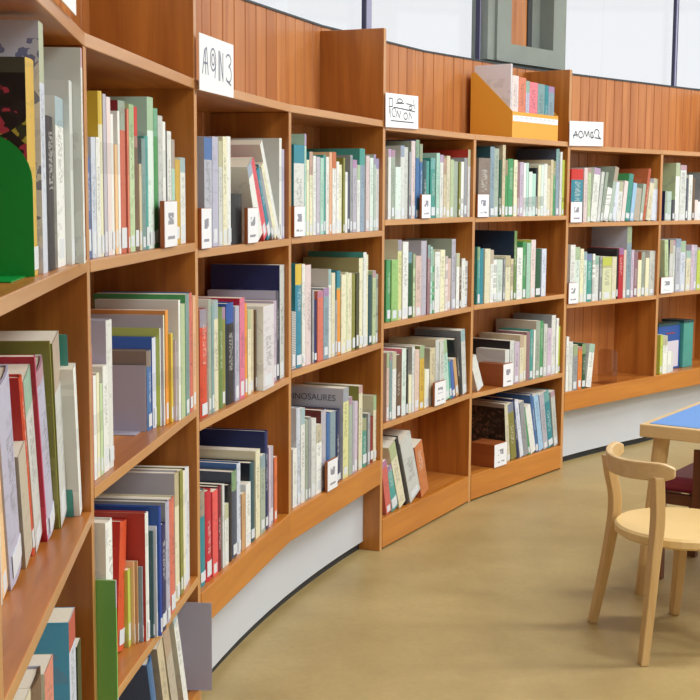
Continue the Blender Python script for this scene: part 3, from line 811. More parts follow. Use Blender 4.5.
def book_geo(w, d, h, hard, band=False):
    """cover = U-shaped boards and rounded spine; pages sit inside"""
    t = .0022 if hard else .0008; r = min(.0035, w*.22) if hard else .0004
    out = [(0, d), (0, r), (w*.22, r*.25), (w*.5, 0), (w*.78, r*.25), (w, r), (w, d)]
    inn = [(w-t, d), (w-t, r+t), (w*.5, t+r*.3), (t, r+t), (t, d)]
    cv = MB(); n = len(out)
    poly = out+inn
    # material 0 = spine, 1 = boards
    sides = [1]+[0]*(n-3)+[1]+[1]+[1]*(len(inn)-1)+[1]
    # build as quads between outer and inner so that the concave ring stays clean
    q = [(w-t, d), (w-t, r+t), (w*.78, t+r*.5), (w*.5, t+r*.3), (w*.22, t+r*.5), (t, r+t), (t, d)][::-1]
    for s in range(n-1):
        a, b = out[s], out[s+1]; c, e = q[s+1], q[s]
        mi = 1 if s in (0, n-2) else 0
        if band and mi == 0:
            hb = h*.8; cv.face([(*a, 0), (*b, 0), (*b, hb), (*a, hb)], 0); cv.face([(*a, hb), (*b, hb), (*b, h), (*a, h)], 2)
        else: cv.face([(*a, 0), (*b, 0), (*b, h), (*a, h)], mi)
        cv.face([(*c, 0), (*e, 0), (*e, h), (*c, h)], 1)
        cv.face([(*a, 0), (*e, 0), (*c, 0), (*b, 0)], mi)
        cv.face([(*a, h), (*b, h), (*c, h), (*e, h)], mi)
    cv.face([(*out[0], 0), (*out[0], h), (*q[0], h), (*q[0], 0)], 1)
    cv.face([(*out[-1], 0), (*q[-1], 0), (*q[-1], h), (*out[-1], h)], 1)
    g = .003 if hard else .0004
    pg = MB(); pg.box(t*1.02, w-t*1.02, r+t+.0004, d-g, g, h-g)
    return cv, pg
def merge(dst, src, M, base):
    n = len(dst.v); dst.v += [tuple(M @ Vector(v)) for v in src.v]; dst.f += [tuple(q+n for q in f) for f in src.f]
    dst.m += [base[m] for m in src.m]

stuff = MB(); stuff_mats = []; stuff_idx = {}
def sidx(m):
    if m.name not in stuff_idx: stuff_idx[m.name] = len(stuff_mats); stuff_mats.append(m)
    return stuff_idx[m.name]
rng = random.Random(3)
for (i, k), row in rows.items():
    hs = sorted(r[3] for r in row); n = len(row); tallest, shortest = hs[int(n*.8)] if n > 3 else 9, hs[int(n*.2)] if n > 3 else 0
    words = []
    for r in row:
        w = r[1]-r[0]; a = []
        if abs(r[4]) > 3: a.append('leaning')
        if r[3] >= tallest: a.append('tall')
        elif r[3] <= shortest: a.append('short')
        if w < .011: a.append('thin')
        elif w > .034: a.append('thick')
        a = a[:2]
        c = COL[r[5]][1]
        words.append((' '.join(a+[c]), c))
    sn = shelf_name(i, k); bn = BAYN[i]; used = set(); labels = []
    for q, r in enumerate(row):
        d, c = words[q]
        L1 = f'{d} book on the {sn} of the {bn}'
        if sum(1 for x in words if x[0] == d) == 1 and L1 not in used: lab = L1
        else:
            le = words[q-1][1] if q else 'the upright'; ri = words[q+1][1] if q+1 < n else 'the upright'
            key = (d, le, ri)
            same = sum(1 for z in range(n) if (words[z][0], words[z-1][1] if z else 'the upright', words[z+1][1] if z+1 < n else 'the upright') == key)
            lab = f'{d} book between {le} and {ri} ones, {sn}, {bn}'
            if same > 1 or len(lab.split()) > 16 or 'upright' in (le, ri):
                lab = f'{d} book, {ORD[q]} from left on {sn} of {bn}'
        used.add(lab); labels.append(lab)
    for q, (s0, s1, b, h, ang, col, cov, ind, bnd) in enumerate(row):
        w = s1-s0; hard = col in HARD or (cov != '-' and rng.random() < .6)
        d = min(.165, max(.13, h*.72))
        if cov != '-': d = .185
        if (i, k) in ((1, 4),): d = .16
        d = min(d, DEP-.012-b)
        cc = cov if cov != '-' else col
        if cc == 'spiral': cc = 'greywhite'
        z = Zs[i, k]+.0004
        cv, pg = book_geo(w, d, h, hard, bnd != '-')
        M = bay_matrix(i, z) @ Matrix.Translation((s0, b, 0))
        if ang < 0: M = M @ Matrix.Rotation(R_(ang), 4, 'Y')
        elif ang > 0: M = M @ Matrix.Translation((w, 0, 0)) @ Matrix.Rotation(R_(ang), 4, 'Y') @ Matrix.Translation((-w, 0, 0))
        sm, cm = spine_mat(col), cover_mat(cc); tm = plain('band_'+bnd, COL[bnd][0], .42) if bnd != '-' else sm
        lb = MB(); e = .12*w; y = .0 if hard else .0002
        lh = rng.uniform(.018, .034); lz = rng.uniform(.004, .012)
        lb.prism([(e, .0006), (w*.3, -.0005), (w*.7, -.0005), (w-e, .0006), (w-e, .0012), (e, .0012)], lz, lz+lh)
        haslab = rng.random() < .8 and col != 'black' or col in ('red',)
        if ind:
            rt = empty('book'); rt.matrix_world = M; tag(rt, labels[q], 'book', f'books on the {sn} of the {bn}')
            cvo = cv.build('cover', [sm, cm, tm], rt); pg.build('pages', PAGE, rt)
            if haslab: lb.build('spine_label', STICK, cvo)
            if cov == 'dino':
                cu = bpy.data.curves.new('cover_title', 'FONT'); cu.body = 'DINOSAURES'; cu.size = .0265; cu.extrude = .0002
                cu.align_x = 'RIGHT'; t = bpy.data.objects.new('cover_title', cu); C.objects.link(t); t.parent = rt
                cu.materials.append(GREYINK); t.location = (-.0006, .024, h-.038)
                Mt = Matrix.Identity(4); Mt.col[0][:3] = (0, -1, 0); Mt.col[1][:3] = (0, 0, 1); Mt.col[2][:3] = (-1, 0, 0); Mt.col[3][:3] = t.location
                t.matrix_local = Mt
                bpy.context.view_layer.update(); me = bpy.data.meshes.new_from_object(t.evaluated_get(bpy.context.evaluated_depsgraph_get()))
                t2 = bpy.data.objects.new('title_lettering', me); C.objects.link(t2); t2.parent = cvo; t2.matrix_local = Mt
                me.materials.clear(); me.materials.append(plain('title_ink', (92,96,116), .6)); bpy.data.objects.remove(t); bpy.data.curves.remove(cu)
        else:
            merge(stuff, cv, M, [sidx(sm), sidx(cm), sidx(tm)]); merge(stuff, pg, M, [sidx(PAGE)]); merge(stuff, lb, M, [sidx(STICK)])
o = stuff.build('books', stuff_mats)
tag(o, 'thinnest remaining book spines squeezed between the larger books on all shelves', 'books', kind='stuff')

# ------------------------------------------------------------------ wooden label blocks with cards
BLK = [  # bay, shelf, s0, s1, height, depth, where
 (1,1,.455,.558,.085,.009,'block with white card at right end of the top shelf, second bay'),
 (2,1,.012,.076,.084,.009,'block with white card at left end of the top shelf, third bay'),
 (2,1,.338,.420,.082,.009,'block with white card beside the black book, top shelf, third bay'),
 (3,1,.012,.085,.080,.009,'block with white card under the tall green and teal books, fourth bay'),
 (3,3,.261,.342,.088,.009,'block with white card in front of blue book, bottom shelf, fourth bay'),
 (4,1,.278,.352,.080,.009,'block with white card below the dark teal book, top shelf, fifth bay'),
 (4,3,.408,.506,.083,.009,'block with white card on the third shelf of the fifth bay'),
 (5,1,.014,.096,.084,.009,'block with white card below the taupe book, top shelf, sixth bay'),
 (5,3,.229,.307,.088,.11,'deep reddish block with white card beside leaning booklet, third shelf, sixth bay'),
 (5,4,.172,.270,.090,.11,'deep reddish block with white card below the dark photo cover, sixth bay'),
 (6,1,.012,.095,.086,.009,'block with white card below the red and blue book, seventh bay'),
 (6,2,.012,.081,.088,.009,'block with white card at left end of second shelf, seventh bay'),
 (7,2,.015,.121,.075,.009,'block with white card at left end of second shelf, rightmost bay')]
for (i, k, s0, s1, h, dp, lab) in BLK:
    b0 = -.007
    rt = empty('label_block'); rt.matrix_world = bay_matrix(i, Zs[i, k]+.0004) @ Matrix.Translation((s0, b0, 0))
    tag(rt, 'wooden '+lab, 'label block', 'wooden label blocks on the shelf edges')
    w = s1-s0; mb = MB(); mb.box(0, w, .0006, dp, 0, h); bo = mb.build('wood_block', BLOCKW, rt, bevel=.001)
    mb = MB(); mb.box(.001, w-.001, 0, .0006, .001, h-.001); mb.build('card', CARD, bo)

# ------------------------------------------------------------------ bookends
def plate(i, z, s, b0, b1, h, mat, label, rad=.0, foot=.08, th=.0016, name='bookend'):
    rt = empty(name); rt.matrix_world = bay_matrix(i, z+.0004) @ Matrix.Translation((s, b0, 0)); tag(rt, label, 'bookend')
    W = b1-b0; pts = [(0, 0), (W, 0)]
    for c, a0 in (((W-rad, h-rad), 0), ((rad, h-rad), 90)):
        for q in range(9 if rad else 1):
            a = R_(a0+q*90/8) if rad else 0
            pts.append((c[0]+rad*math.cos(a), c[1]+rad*math.sin(a)) if rad else ((W, h) if a0 == 0 else (0, h)))
    mb = MB(); n = len(pts)
    f = [(0, p[0], p[1]) for p in pts]; g = [(th, p[0], p[1]) for p in pts]
    mb.v = f+g; mb.f = [tuple(range(n)), tuple(range(2*n-1, n-1, -1))]+[(q, (q+1) % n, n+(q+1) % n, n+q) for q in range(n)]; mb.m = [0]*len(mb.f)
    mb.build('upright_plate', mat, rt)
    mb = MB(); mb.box(-foot, 0, .01, W-.01, 0, .0012); mb.build('foot_plate', mat, rt)
    return rt
plate(0, 1.045, .340, .014, .16, .163, GREENM, 'deep green arched metal bookend at the left edge, top shelf', .055, .1)
plate(1, .702, .470, .036, .17, .124, METAL, 'lavender-grey metal bookend in the gap on the second shelf, second bay', 0, .04)
plate(1, .10, .742, -.03, .13, .19, METAL, 'large grey metal bookend behind the white leaning book, lowest left shelf', 0, .002)
plate(6, .323, .42, .004, .10, .145, ACRYL, 'clear acrylic bookend standing alone on the empty bottom shelf', .02, .09, .003, 'acrylic_bookend')

# ------------------------------------------------------------------ signs on the top boards
def strokes(mb, lines, w, ht, t=.0016):
    for ln in lines:
        for (x0, z0), (x1, z1) in zip(ln, ln[1:]):
            a = Vector((x0*w, z0*ht)); b = Vector((x1*w, z1*ht)); d = (b-a)
            if d.length < 1e-5: continue
            n = Vector((-d.y, d.x)).normalized()*t
            mb.face([((a+n).x, -.0003, (a+n).y), ((a-n).x, -.0003, (a-n).y), ((b-n).x, -.0003, (b-n).y), ((b+n).x, -.0003, (b+n).y)])
def arc(cx, cz, rx, rz, a0, a1, n=10):
    return [(cx+rx*math.cos(R_(a0+(a1-a0)*q/n)), cz+rz*math.sin(R_(a0+(a1-a0)*q/n))) for q in range(n+1)]
S1 = [[(.08,.3),(.14,.72),(.2,.78),(.24,.3)], [(.12,.5),(.22,.5)], [(.16,.72),(.17,.3)], arc(.38,.6,.08,.2,0,360), arc(.38,.6,.04,.1,0,360), [(.46,.55),(.43,.28)],
      [(.55,.25),(.55,.8)], [(.58,.25),(.58,.8)], [(.58,.8),(.66,.3)], [(.67,.25),(.67,.78)], arc(.84,.68,.08,.1,160,-80), arc(.84,.42,.09,.15,90,-150), [(.78,.3),(.92,.22)]]
S2 = [[(.1,.4),(.1,.85),(.2,.85),(.2,.62),(.1,.6)], [(.13,.3),(.13,.55)], arc(.24,.45,.06,.13,0,300), [(.3,.72),(.55,.74)], arc(.42,.8,.08,.06,0,360), [(.62,.74),(.85,.7)],
      [(.85,.88),(.88,.6)], [(.25,.6),(.9,.52)], [(.3,.3),(.35,.5),(.4,.3),(.45,.5)], arc(.6,.36,.06,.1,0,360), [(.7,.25),(.72,.48),(.8,.3)], [(.15,.2),(.85,.18)], arc(.75,.62,.05,.06,0,360)]
S3 = [[(.1,.3),(.18,.6),(.22,.35)], [(.1,.42),(.24,.45)], arc(.32,.46,.06,.14,0,330), [(.4,.35),(.44,.62),(.5,.38),(.55,.62),(.58,.35)], arc(.66,.45,.05,.12,60,360), [(.66,.6),(.66,.35)],
      arc(.8,.55,.07,.14,200,-60), [(.74,.35),(.94,.3)], [(.84,.42),(.9,.34)]]
for (i, s0, w, z0, h, L, lab, t) in ((0, .357, .235, 1.3725, .11, S3, 'white paper sign at the top left corner above the leftmost books', .0015),
      (2, -.010, .226, 1.349, .113, S1, 'white paper sign with tall outlined letters, leftmost large sign above the third bay', .0021),
      (4, -.008, .245, 1.351, .105, S2, 'white paper sign crowded with small doodled lettering right of the tall panel', .0016),
      (6, -.012, .250, 1.346, .100, S3, 'white paper sign with one dark lettered word above the seventh bay', .0024)):
    rt = empty('paper_sign'); rt.matrix_world = bay_matrix(i, z0) @ Matrix.Translation((s0, -.0125 if i == 2 else -.0085, 0)) @ Matrix.Rotation(R_(-1.2 if i in (4, 6) else 0), 4, 'Y')
    tag(rt, lab, 'sign', 'paper signs on the top boards')
    mb = MB(); mb.box(0, w, 0, .0012, 0, h); ps = mb.build('paper_sheet', PAPERW, rt)
    mb = MB(); strokes(mb, L, w, h, t); mb.build('lettering', INK if i != 2 else GREYINK, ps)

# ------------------------------------------------------------------ magazine file on the top board
zt = 1.3622
rt = empty('magazine_file'); rt.matrix_world = bay_matrix(5, zt) @ Matrix.Translation((.283, .006, 0))
tag(rt, 'orange-yellow slanted magazine file standing on top of the floor-standing bookcase', 'magazine file')
W, D, H, HF = .378, .185, .262, .098
def side(mb, x):
    pts = [(0, 0), (D, 0), (D, H-.012), (D-.02, H-.012), (0, HF)]
    n = len(pts); f = [(x, *p) for p in pts]; g = [(x+.003, *p) for p in pts]; o = len(mb.v)
    mb.v += f+g; mb.f += [tuple(range(o, o+n)), tuple(range(o+2*n-1, o+n-1, -1))]+[(o+q, o+(q+1) % n, o+n+(q+1) % n, o+n+q) for q in range(n)]; mb.m += [0]*(n+2)
for x in (0, W-.003):
    mb = MB(); side(mb, x); mb.build('side_panel', ORANGE, rt)
mb = MB(); mb.box(.003, W-.003, 0, .003, 0, HF); fp = mb.build('front_panel', ORANGE, rt)
mb = MB(); mb.box(.003, W-.003, D-.003, D, 0, H-.012); mb.build('back_panel', ORANGE, rt)
mb = MB(); mb.box(.003, W-.003, .003, D-.003, 0, .003); mb.build('bottom_panel', ORANGE, rt)
mb = MB(); mb.box(.004, W-.004, -.0008, 0, .062, .084); mb.build('paper_label', PAPERW, fp)
mb = MB()
strokes(mb, [[(.06+q*.1+.01*(q % 2), .5), (.09+q*.1, .8), (.12+q*.1, .45)] for q in range(9)], W, .022, .0009)
o = mb.build('label_lettering', GREYINK, fp); o.location = (0, -.0008, .062)
x = .006
for (w, h, col, lab) in ((.012, .277, 'paper', 'large pale pink-white folder at the left inside the magazine file'),
                         (.050, .235, 'pinkwhite', 'pale pinkish booklet stack in the magazine file beside the white folder'),
                         (.058, .232, 'salmon', 'salmon-red booklet in the orange magazine file'),
                         (.030, .222, 'lavender', 'lavender booklet in the orange magazine file'),
                         (.066, .220, 'pink', 'pink booklet in the middle of the magazine file'),
                         (.058, .218, 'greyteal', 'grey-teal booklet in the orange magazine file'),
                         (.032, .216, 'tealblue', 'bright teal booklet near the right end of the magazine file'),
                         (.050, .214, 'greyblue', 'grey-blue booklet at the right end of the magazine file')):
    cv, pg = book_geo(w-.001, .16, h-.004, False)
    b = empty('booklet'); b.matrix_world = bay_matrix(5, zt+.0034) @ Matrix.Translation((.283+x, .006+.0125, 0)); tag(b, lab, 'booklet', 'booklets in the magazine file')
    cv.build('cover', [spine_mat(col), cover_mat(col)], b); pg.build('pages', PAGE, b)
    x += w+.0005

# blue box standing face-out on the far bottom shelf, with a green one behind it
for (s0, w, b0, d, h, m1, name, lab) in ((.145, .20, .075, .055, .222, 'royal', 'box_file', 'blue box file with a white label panel, right edge of the bottom shelf'),
                               (.352, .09, .06, .12, .228, 'teal', 'box_file', 'teal box file at the right frame edge beside the blue one')):
    rt = empty(name); rt.matrix_world = bay_matrix(7, Zs[7, 3]+.0004) @ Matrix.Translation((s0, b0, 0)); tag(rt, lab, 'box file', 'box files on the far bottom shelf')
    mb = MB(); mb.box(0, w, 0, d, 0, h-.012); mb.build('body', plain('box_'+m1, COL[m1][0], .4, var=.15, scale=14), rt, bevel=.002)
    mb = MB(); mb.box(-.001, w+.001, -.001, d+.001, h-.012, h); mb.build('lid', plain('lid_'+m1, (30, 70, 74), .4), rt)
    if m1 == 'royal':
        mb = MB(); mb.box(.055, .185, -.0008, 0, .01, .135); mb.build('label_panel', plain('lilac_paper', (214,208,222), .5), rt)
        mb = MB(); mb.box(.07, .15, -.0008, 0, .17, .176); mb.build('printed_emblem', plain('brick_red_print', (150,60,60), .5), rt)

# ------------------------------------------------------------------ children's table
rt = empty('childrens_table', (.825, 3.66, 0), math.atan2(-.557, .83)); tag(rt, 'low table with blue laminate top and pale wooden edge at the right', 'table')
TZ = .50; TL, TW = 1.2, .80
mb = MB(); mb.box(0, TL, 0, TW, TZ-.038, TZ-.001); mb.build('tabletop', BIRCHX, rt, bevel=.003)
mb = MB(); mb.box(.022, TL-.022, .022, TW-.022, TZ-.002, TZ+.0005); mb.build('laminate_surface', LAM, rt)
mb = MB()

for (x, y) in ((.05, .05), (TL-.05, .05), (.05, TW-.05), (TL-.05, TW-.05)):
    mb = MB(); dx = -.035 if x < .5 else .035; dy = -.035 if y < .4 else .035
    def ring(cx, cy, r, z): return [(cx+r*math.cos(R_(q*30)), cy+r*math.sin(R_(q*30)), z) for q in range(12)]
    a, b = ring(x+dx, y+dy, .018, 0), ring(x, y, .024, TZ-.038)
    mb.v = a+b; mb.f = [tuple(range(11, -1, -1)), tuple(range(12, 24))]+[(q, (q+1) % 12, 12+(q+1) % 12, 12+q) for q in range(12)]; mb.m = [0]*14
    mb.build('leg', BIRCH, rt)

# ------------------------------------------------------------------ bentwood children's chair
def sweep(path, widths, depths, fwd):
    """rectangular section swept along path; width across fwd, depth along fwd"""
    mb = MB(); rings = []
    for p, w, d in zip(path, widths, depths):
        f = Vector((*fwd, 0)).normalized(); s = Vector((-f.y, f.x, 0)); p = Vector(p)
        rings.append([p+s*w/2+f*d/2, p-s*w/2+f*d/2, p-s*w/2-f*d/2, p+s*w/2-f*d/2])
    for r in rings: mb.v += [tuple(v) for v in r]
    mb.f.append((0, 1, 2, 3)); n = len(rings); mb.f.append(tuple(4*(n-1)+q for q in (3, 2, 1, 0)))
    for a in range(n-1):
        for q in range(4): mb.f.append((4*a+q, 4*a+(q+1) % 4, 4*a+4+(q+1) % 4, 4*a+4+q))
    mb.m = [0]*len(mb.f); return mb
CX, CY, FA = .868, 3.30, R_(11)
chair = empty('bentwood_chair', (CX, CY, 0), FA); tag(chair, 'pale bentwood childrens chair with round seat and curved low back, near the table', 'chair')
inv = Matrix.Rotation(-FA, 4, 'Z') @ Matrix.Translation((-CX, -CY, 0))
def L3(p): return tuple(inv @ Vector(p))
SR, SZ = .178, .303
mb = MB(); n = 40; prof = [(SR-.008, SZ-.028), (SR, SZ-.022), (SR, SZ-.006), (SR-.006, SZ)]
for (r, z) in prof: mb.v += [(r*math.cos(2*math.pi*q/n), r*math.sin(2*math.pi*q/n), z) for q in range(n)]
for a in range(3):
    for q in range(n): mb.f.append((a*n+q, a*n+(q+1) % n, (a+1)*n+(q+1) % n, (a+1)*n+q))
mb.f.append(tuple(range(n-1, -1, -1))); mb.f.append(tuple(range(3*n, 4*n))); mb.m = [0]*len(mb.f)
mb.build('seat', plain('golden_birch_seat', (214,182,124), .35, var=.05, scale=8), chair)
def bez(pts, n=14):
    out = []
    for q in range(n+1):
        t = q/n*(len(pts)-1); a = min(int(t), len(pts)-2); u = t-a
        p0 = Vector(pts[max(a-1, 0)]); p1 = Vector(pts[a]); p2 = Vector(pts[a+1]); p3 = Vector(pts[min(a+2, len(pts)-1)])
        out.append(.5*((2*p1)+(p2-p0)*u+(2*p0-5*p1+4*p2-p3)*u*u+(3*p1-p0-3*p2+p3)*u**3))
    return out
for pts in ([(.658, 3.409, 0), (.683, 3.402, .14), (.703, 3.396, .28), (.706, 3.396, .35), (.694, 3.398, .41), (.686, 3.40, .46)],
            [(.723, 3.086, 0), (.738, 3.105, .14), (.752, 3.125, .28), (.758, 3.132, .35), (.757, 3.136, .41), (.755, 3.140, .46)]):
    path = bez([L3(p) for p in pts], 18); k = len(path)
    ws = [.026+.012*min(1, t/(k*.5)) for t in range(k)]; ds = [.02+.006*min(1, t/(k*.5)) for t in range(k)]
    sweep(path, ws, ds, (1, 0)).build('rear_leg', BIRCH, chair, bevel=.003)
for a, b in (((.897, 3.481, 0), (.895, 3.415, SZ-.024)), ((.955, 3.155, 0), (.935, 3.205, SZ-.024))):
    path = bez([L3(a), L3(((a[0]+b[0])/2, (a[1]+b[1])/2, .13)), L3(b)], 8); k = len(path)
    sweep(path, [.026+.010*t/k for t in range(k)], [.022+.006*t/k for t in range(k)], (1, 0)).build('front_leg', BIRCH, chair, bevel=.003)
mb = MB(); rings = []; NB = 28
for q in range(NB+1):
    t = q/NB; a = R_(124+t*(237-124)); endf = min(1, min(t, 1-t)*9+.25)
    hh = .023*math.sqrt(endf) if endf < 1 else .023; r0 = SR+.008; th = .017
    zc = .468+.004*math.cos(2*math.pi*t)
    ca, sa = math.cos(a-R_(0)), math.sin(a)
    rr = [(r0, -hh), (r0+th, -hh), (r0+th+.002, hh), (r0+.002, hh)]
    rings.append([(x*ca, x*sa, zc+z) for x, z in rr])
for r in rings: mb.v += r
mb.f.append((0, 1, 2, 3)); mb.f.append(tuple(4*NB+q for q in (3, 2, 1, 0)))
for a in range(NB):
    for q in range(4): mb.f.append((4*a+q, 4*a+(q+1) % 4, 4*a+4+(q+1) % 4, 4*a+4+q))
mb.m = [0]*len(mb.f)
mb.build('backrest', BIRCHX, chair, bevel=.004)

# second chair, dark wood with a maroon seat, tucked under the table
st = empty('maroon_chair', (1.14, 3.86, 0), R_(-34)); tag(st, 'dark wooden chair with maroon padded seat pushed under the blue table', 'chair')
mb = MB(); mb.box(-.15, .15, -.15, .15, .268, .315); mb.build('seat_pad', MAROON, st, bevel=.014)
mb = MB()
for a in ((-.165, .165, -.165, -.14), (-.165, .165, .14, .165), (-.165, -.14, -.14, .14), (.14, .165, -.14, .14)): mb.box(*a, .235, .267)
mb.build('seat_frame', DARKWOOD, st, bevel=.002)
for (x, y) in ((-.15, -.15), (.15, -.15), (-.15, .15), (.15, .15)):
    mb = MB(); mb.box(x-.014, x+.014, y-.014, y+.014, 0, .235); mb.build('leg', DARKWOOD, st, bevel=.002)
mb = MB(); mb.box(-.045, -.018, -.180, -.166, .235, .41); mb.build('back_post', DARKWOOD, st, bevel=.002)
mb = MB(); mb.box(.10, .127, -.180, -.166, .235, .41); mb.build('back_post', DARKWOOD, st, bevel=.002)

# ------------------------------------------------------------------ room shell
def struct(name, mb, mat, bevel=0):
    o = mb.build(name, mat); o['kind'] = 'structure'; return o
CEIL = 3.0
RING = [PT[j]+BIS[j]*.30 for j in range(9)]
ring = [Vector((-.45, -2.6))]+[Vector((-.60, .2))]+RING+[Vector((2.75, 7.62)), Vector((3.9, 8.45)), Vector((5.2, 9.0))]
room = ring+[Vector((5.2, -2.6))]
mb = MB(); mb.prism([tuple(p) for p in room], -.08, 0); struct('floor', mb, FLOOR)
mb = MB(); mb.prism([tuple(p) for p in room], CEIL, CEIL+.08); struct('ceiling', mb, PLASTER)
def wallseg(mb, a, b, z0, z1, t=.12):
    d = (b-a).normalized(); n = Vector((-d.y, d.x))*t
    mb.prism([tuple(a), tuple(b), tuple(b+n), tuple(a+n)], z0, z1)
SILL = 1.675; HEAD = 2.62
lo = MB(); 
for a, b in zip(ring, ring[1:]): wallseg(lo, a, b, 0, SILL-.02)
struct('wall_left', lo, PLASTER)
hi = MB()
for a, b in zip(ring, ring[1:]): wallseg(hi, a, b, HEAD, CEIL)
struct('wall_left_upper', hi, PLASTER)
# points along the ring where frames and the pillar stand
def rp(seg, t): return RING[seg]+(RING[seg+1]-RING[seg])*t
def window(idx, pts, mull0, mull1):
    root = empty('window_%d' % idx, (*pts[0], SILL)); root['kind'] = 'structure'
    inv = Matrix.Translation((-pts[0].x, -pts[0].y, -SILL))
    fm = MB(); gm = MB(); sm = MB(); rb = MB()
    for a, b in zip(pts, pts[1:]):
        d = (b-a).normalized(); n = Vector((-d.y, d.x))
        for z0, z1, m in ((SILL-.02, SILL+.012, sm), (HEAD-.04, HEAD, fm)):
            m.prism([tuple(a), tuple(b), tuple(b+n*.07), tuple(a+n*.07)], z0, z1)
        gm.prism([tuple(a+n*.03), tuple(b+n*.03), tuple(b+n*.036), tuple(a+n*.036)], SILL+.012, HEAD-.04)
    for flag, p, q in ((mull0, pts[0], pts[1]), (mull1, pts[-1], pts[-2])):
        if flag:
            d = (q-p).normalized(); n = Vector((-d.y, d.x))*(1 if flag and p is pts[0] else -1)
            fm.prism([tuple(p), tuple(p+d*flag), tuple(p+d*flag+n*.02), tuple(p+n*.02)], SILL+.012, HEAD-.04)
            rb.prism([tuple(p+d*flag), tuple(p+d*(flag+.008)), tuple(p+d*(flag+.008)+n*.015), tuple(p+d*flag+n*.015)], SILL+.012, HEAD-.04)
    for nm, m, mt in (('window_frame', fm, FRAMEM), ('glass_pane', gm, GLASS), ('window_sill', sm, CAP), ('rubber_seal', rb, ALU)):
        if m.v: o = m.build(nm, mt, root); o.matrix_local = inv
window(1, [ring[1]]+RING[0:5]+[rp(4, .66)], 0, .04)
window(2, [rp(4, .66), RING[5], rp(5, .70)], .0, .008)
window(3, [rp(6, .475), RING[7], rp(7, .80)], 0, .006)
window(4, [rp(7, .80), RING[8]]+ring[-3:], .006, 0)
window(5, [ring[0], ring[1]], .03, 0)
# concrete pillar with a timber-lined niche
a, b = rp(5, .70), rp(6, .475); d = (b-a); L = d.length; d /= L; n = Vector((-d.y, d.x))
pil = empty('pillar', (*a, 0), math.atan2(d.y, d.x)); pil['kind'] = 'structure'
mb = MB(); y0, y1 = -.035, .045; xa, xb = L*.285, L*.83; zs = 1.765
mb.box(0, xa, y0, y1, 1.69, CEIL); mb.box(xb, L, y0, y1, 1.69, CEIL); mb.box(xa, xb, y0, y1, 1.69, zs); mb.box(xa, xb, .035, y1, zs, CEIL)
mb.build('concrete_shaft', CONC, pil)
mb = MB(); mb.box(0, L, -.005, y1, 0, 1.69); mb.build('shaft_base', CONC, pil)
mb = MB(); mb.box(xa, xa+(xb-xa)*.62, .022, .035, zs, CEIL); mb.build('timber_lining', WS, pil)
mb = MB(); mb.box(xa+(xb-xa)*.62, xa+(xb-xa)*.72, .016, .035, zs, CEIL); mb.build('dark_niche_strip', DARK, pil)  # dark upright strip at the back of the niche, beside the timber
mb = MB(); mb.box(.05, .075, y0-.012, y0, 1.69, CEIL); mb.build('ribbed_edge', CONC, pil)
# the walls the camera does not see: right side and behind, with daylight windows
mb = MB(); mb.box(5.2, 5.32, -2.6, 9.0, 0, 1.0); mb.box(5.2, 5.32, -2.6, 9.0, 2.6, CEIL)
for y in (-2.6, .2, 3.0, 5.8, 8.6): mb.box(5.2, 5.32, y, y+.4, 1.0, 2.6)
struct('wall_right', mb, PLASTER)
mb = MB(); mb.box(-.6, 5.32, -2.72, -2.6, 0, CEIL); struct('wall_back', mb, PLASTER)
for q, y in enumerate((.2, 3.0, 5.8, 8.6)):
    y0 = (-2.2, .6, 3.4, 6.2)[q]
    root = empty('window_%d' % (6+q), (5.2, y0, 1.0)); root['kind'] = 'structure'
    mb = MB(); w = y-y0; mb.box(.05, .056, 0, w, 0, 1.6); mb.build('glass_pane', GLASS, root)
    mb = MB(); mb.box(.03, .08, 0, .04, 0, 1.6); mb.box(.03, .08, w-.04, w, 0, 1.6); mb.box(.03, .08, .04, w-.04, 0, .04); mb.box(.03, .08, .04, w-.04, 1.56, 1.6)
    mb.build('window_frame', FRAMEM, root)

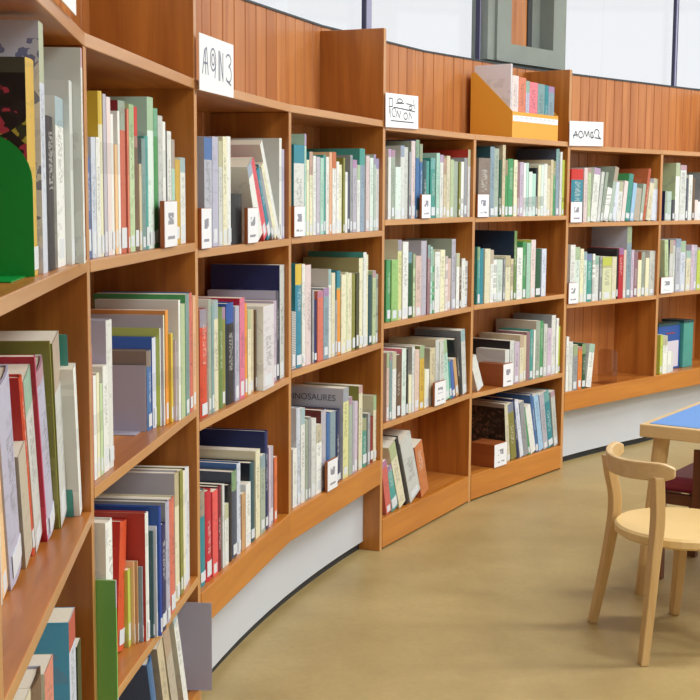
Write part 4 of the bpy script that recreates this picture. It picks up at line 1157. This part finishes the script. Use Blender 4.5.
# ceiling lamps
def emis(name, c, s):
    m = bpy.data.materials.new(name); m.use_nodes = True; p = m.node_tree.nodes['Principled BSDF']
    p.inputs['Emission Color'].default_value = (*c, 1); p.inputs['Emission Strength'].default_value = s; return m
EM = emis('lamp_diffuser', (.95, .98, 1.0), 2.0)
for (x, y, lab) in ((1.6, 1.2, 'ceiling lamp nearest the camera on the left'), (3.6, 1.2, 'ceiling lamp nearest the camera on the right'),
               (1.9, 3.6, 'ceiling lamp above the table and chairs'), (3.9, 3.6, 'ceiling lamp right of the table'), (3.2, 6.0, 'ceiling lamp at the far end of the room')):
    root = empty('ceiling_lamp', (x, y, CEIL)); tag(root, 'white '+lab, 'lamp', 'ceiling lamps')
    mb = MB(); mb.box(-.65, .65, -.16, .16, -.06, -.0005); mb.build('housing', WHITE, root)
    mb = MB(); mb.box(-.62, .62, -.13, .13, -.07, -.06); mb.build('diffuser', EM, root)
    ld = bpy.data.lights.new('lamp_light', 'AREA'); ld.shape = 'RECTANGLE'; ld.size = 1.2; ld.size_y = .26; ld.energy = 60; ld.color = (.93, .97, 1.0)
    lo_ = bpy.data.objects.new('lamp_light', ld); C.objects.link(lo_); lo_.parent = root; lo_.location = (0, 0, -.075)

# overcast daylight outside
w = bpy.data.worlds.new('overcast_sky'); bpy.context.scene.world = w; w.use_nodes = True; nt = w.node_tree
bg = nt.nodes['Background']; bg.inputs[0].default_value = (.95, .97, 1.0, 1); bg.inputs[1].default_value = 1.02
mb = MB(); mb.box(-30, 40, -30, 40, -.3, -.2)
o = mb.build('ground', plain('outside_paving', (190,190,185), .9)); o['kind'] = 'structure'

# ------------------------------------------------------------------ camera
cam = bpy.data.cameras.new('camera'); co = bpy.data.objects.new('camera', cam); C.objects.link(co)
cam.sensor_width = 36; cam.lens = 1304/700*36; cam.clip_start = .05
co.matrix_world = Matrix.Translation((0, 0, 1.141)) @ Matrix.Rotation(R_(90-6.78), 4, 'X') @ Matrix.Rotation(R_(.33), 4, 'Z')
sc = bpy.context.scene; sc.camera = co
sc.view_settings.view_transform = 'Standard'; sc.view_settings.look = 'None'; sc.view_settings.gamma = 1; sc.view_settings.exposure = -0.1
sc.view_settings.use_curve_mapping = False
sc.cycles.use_denoising = True; sc.cycles.max_bounces = 8; sc.cycles.diffuse_bounces = 5; sc.cycles.transparent_max_bounces = 12
sc.cycles.sample_clamp_indirect = 6
bpy.context.view_layer.update()
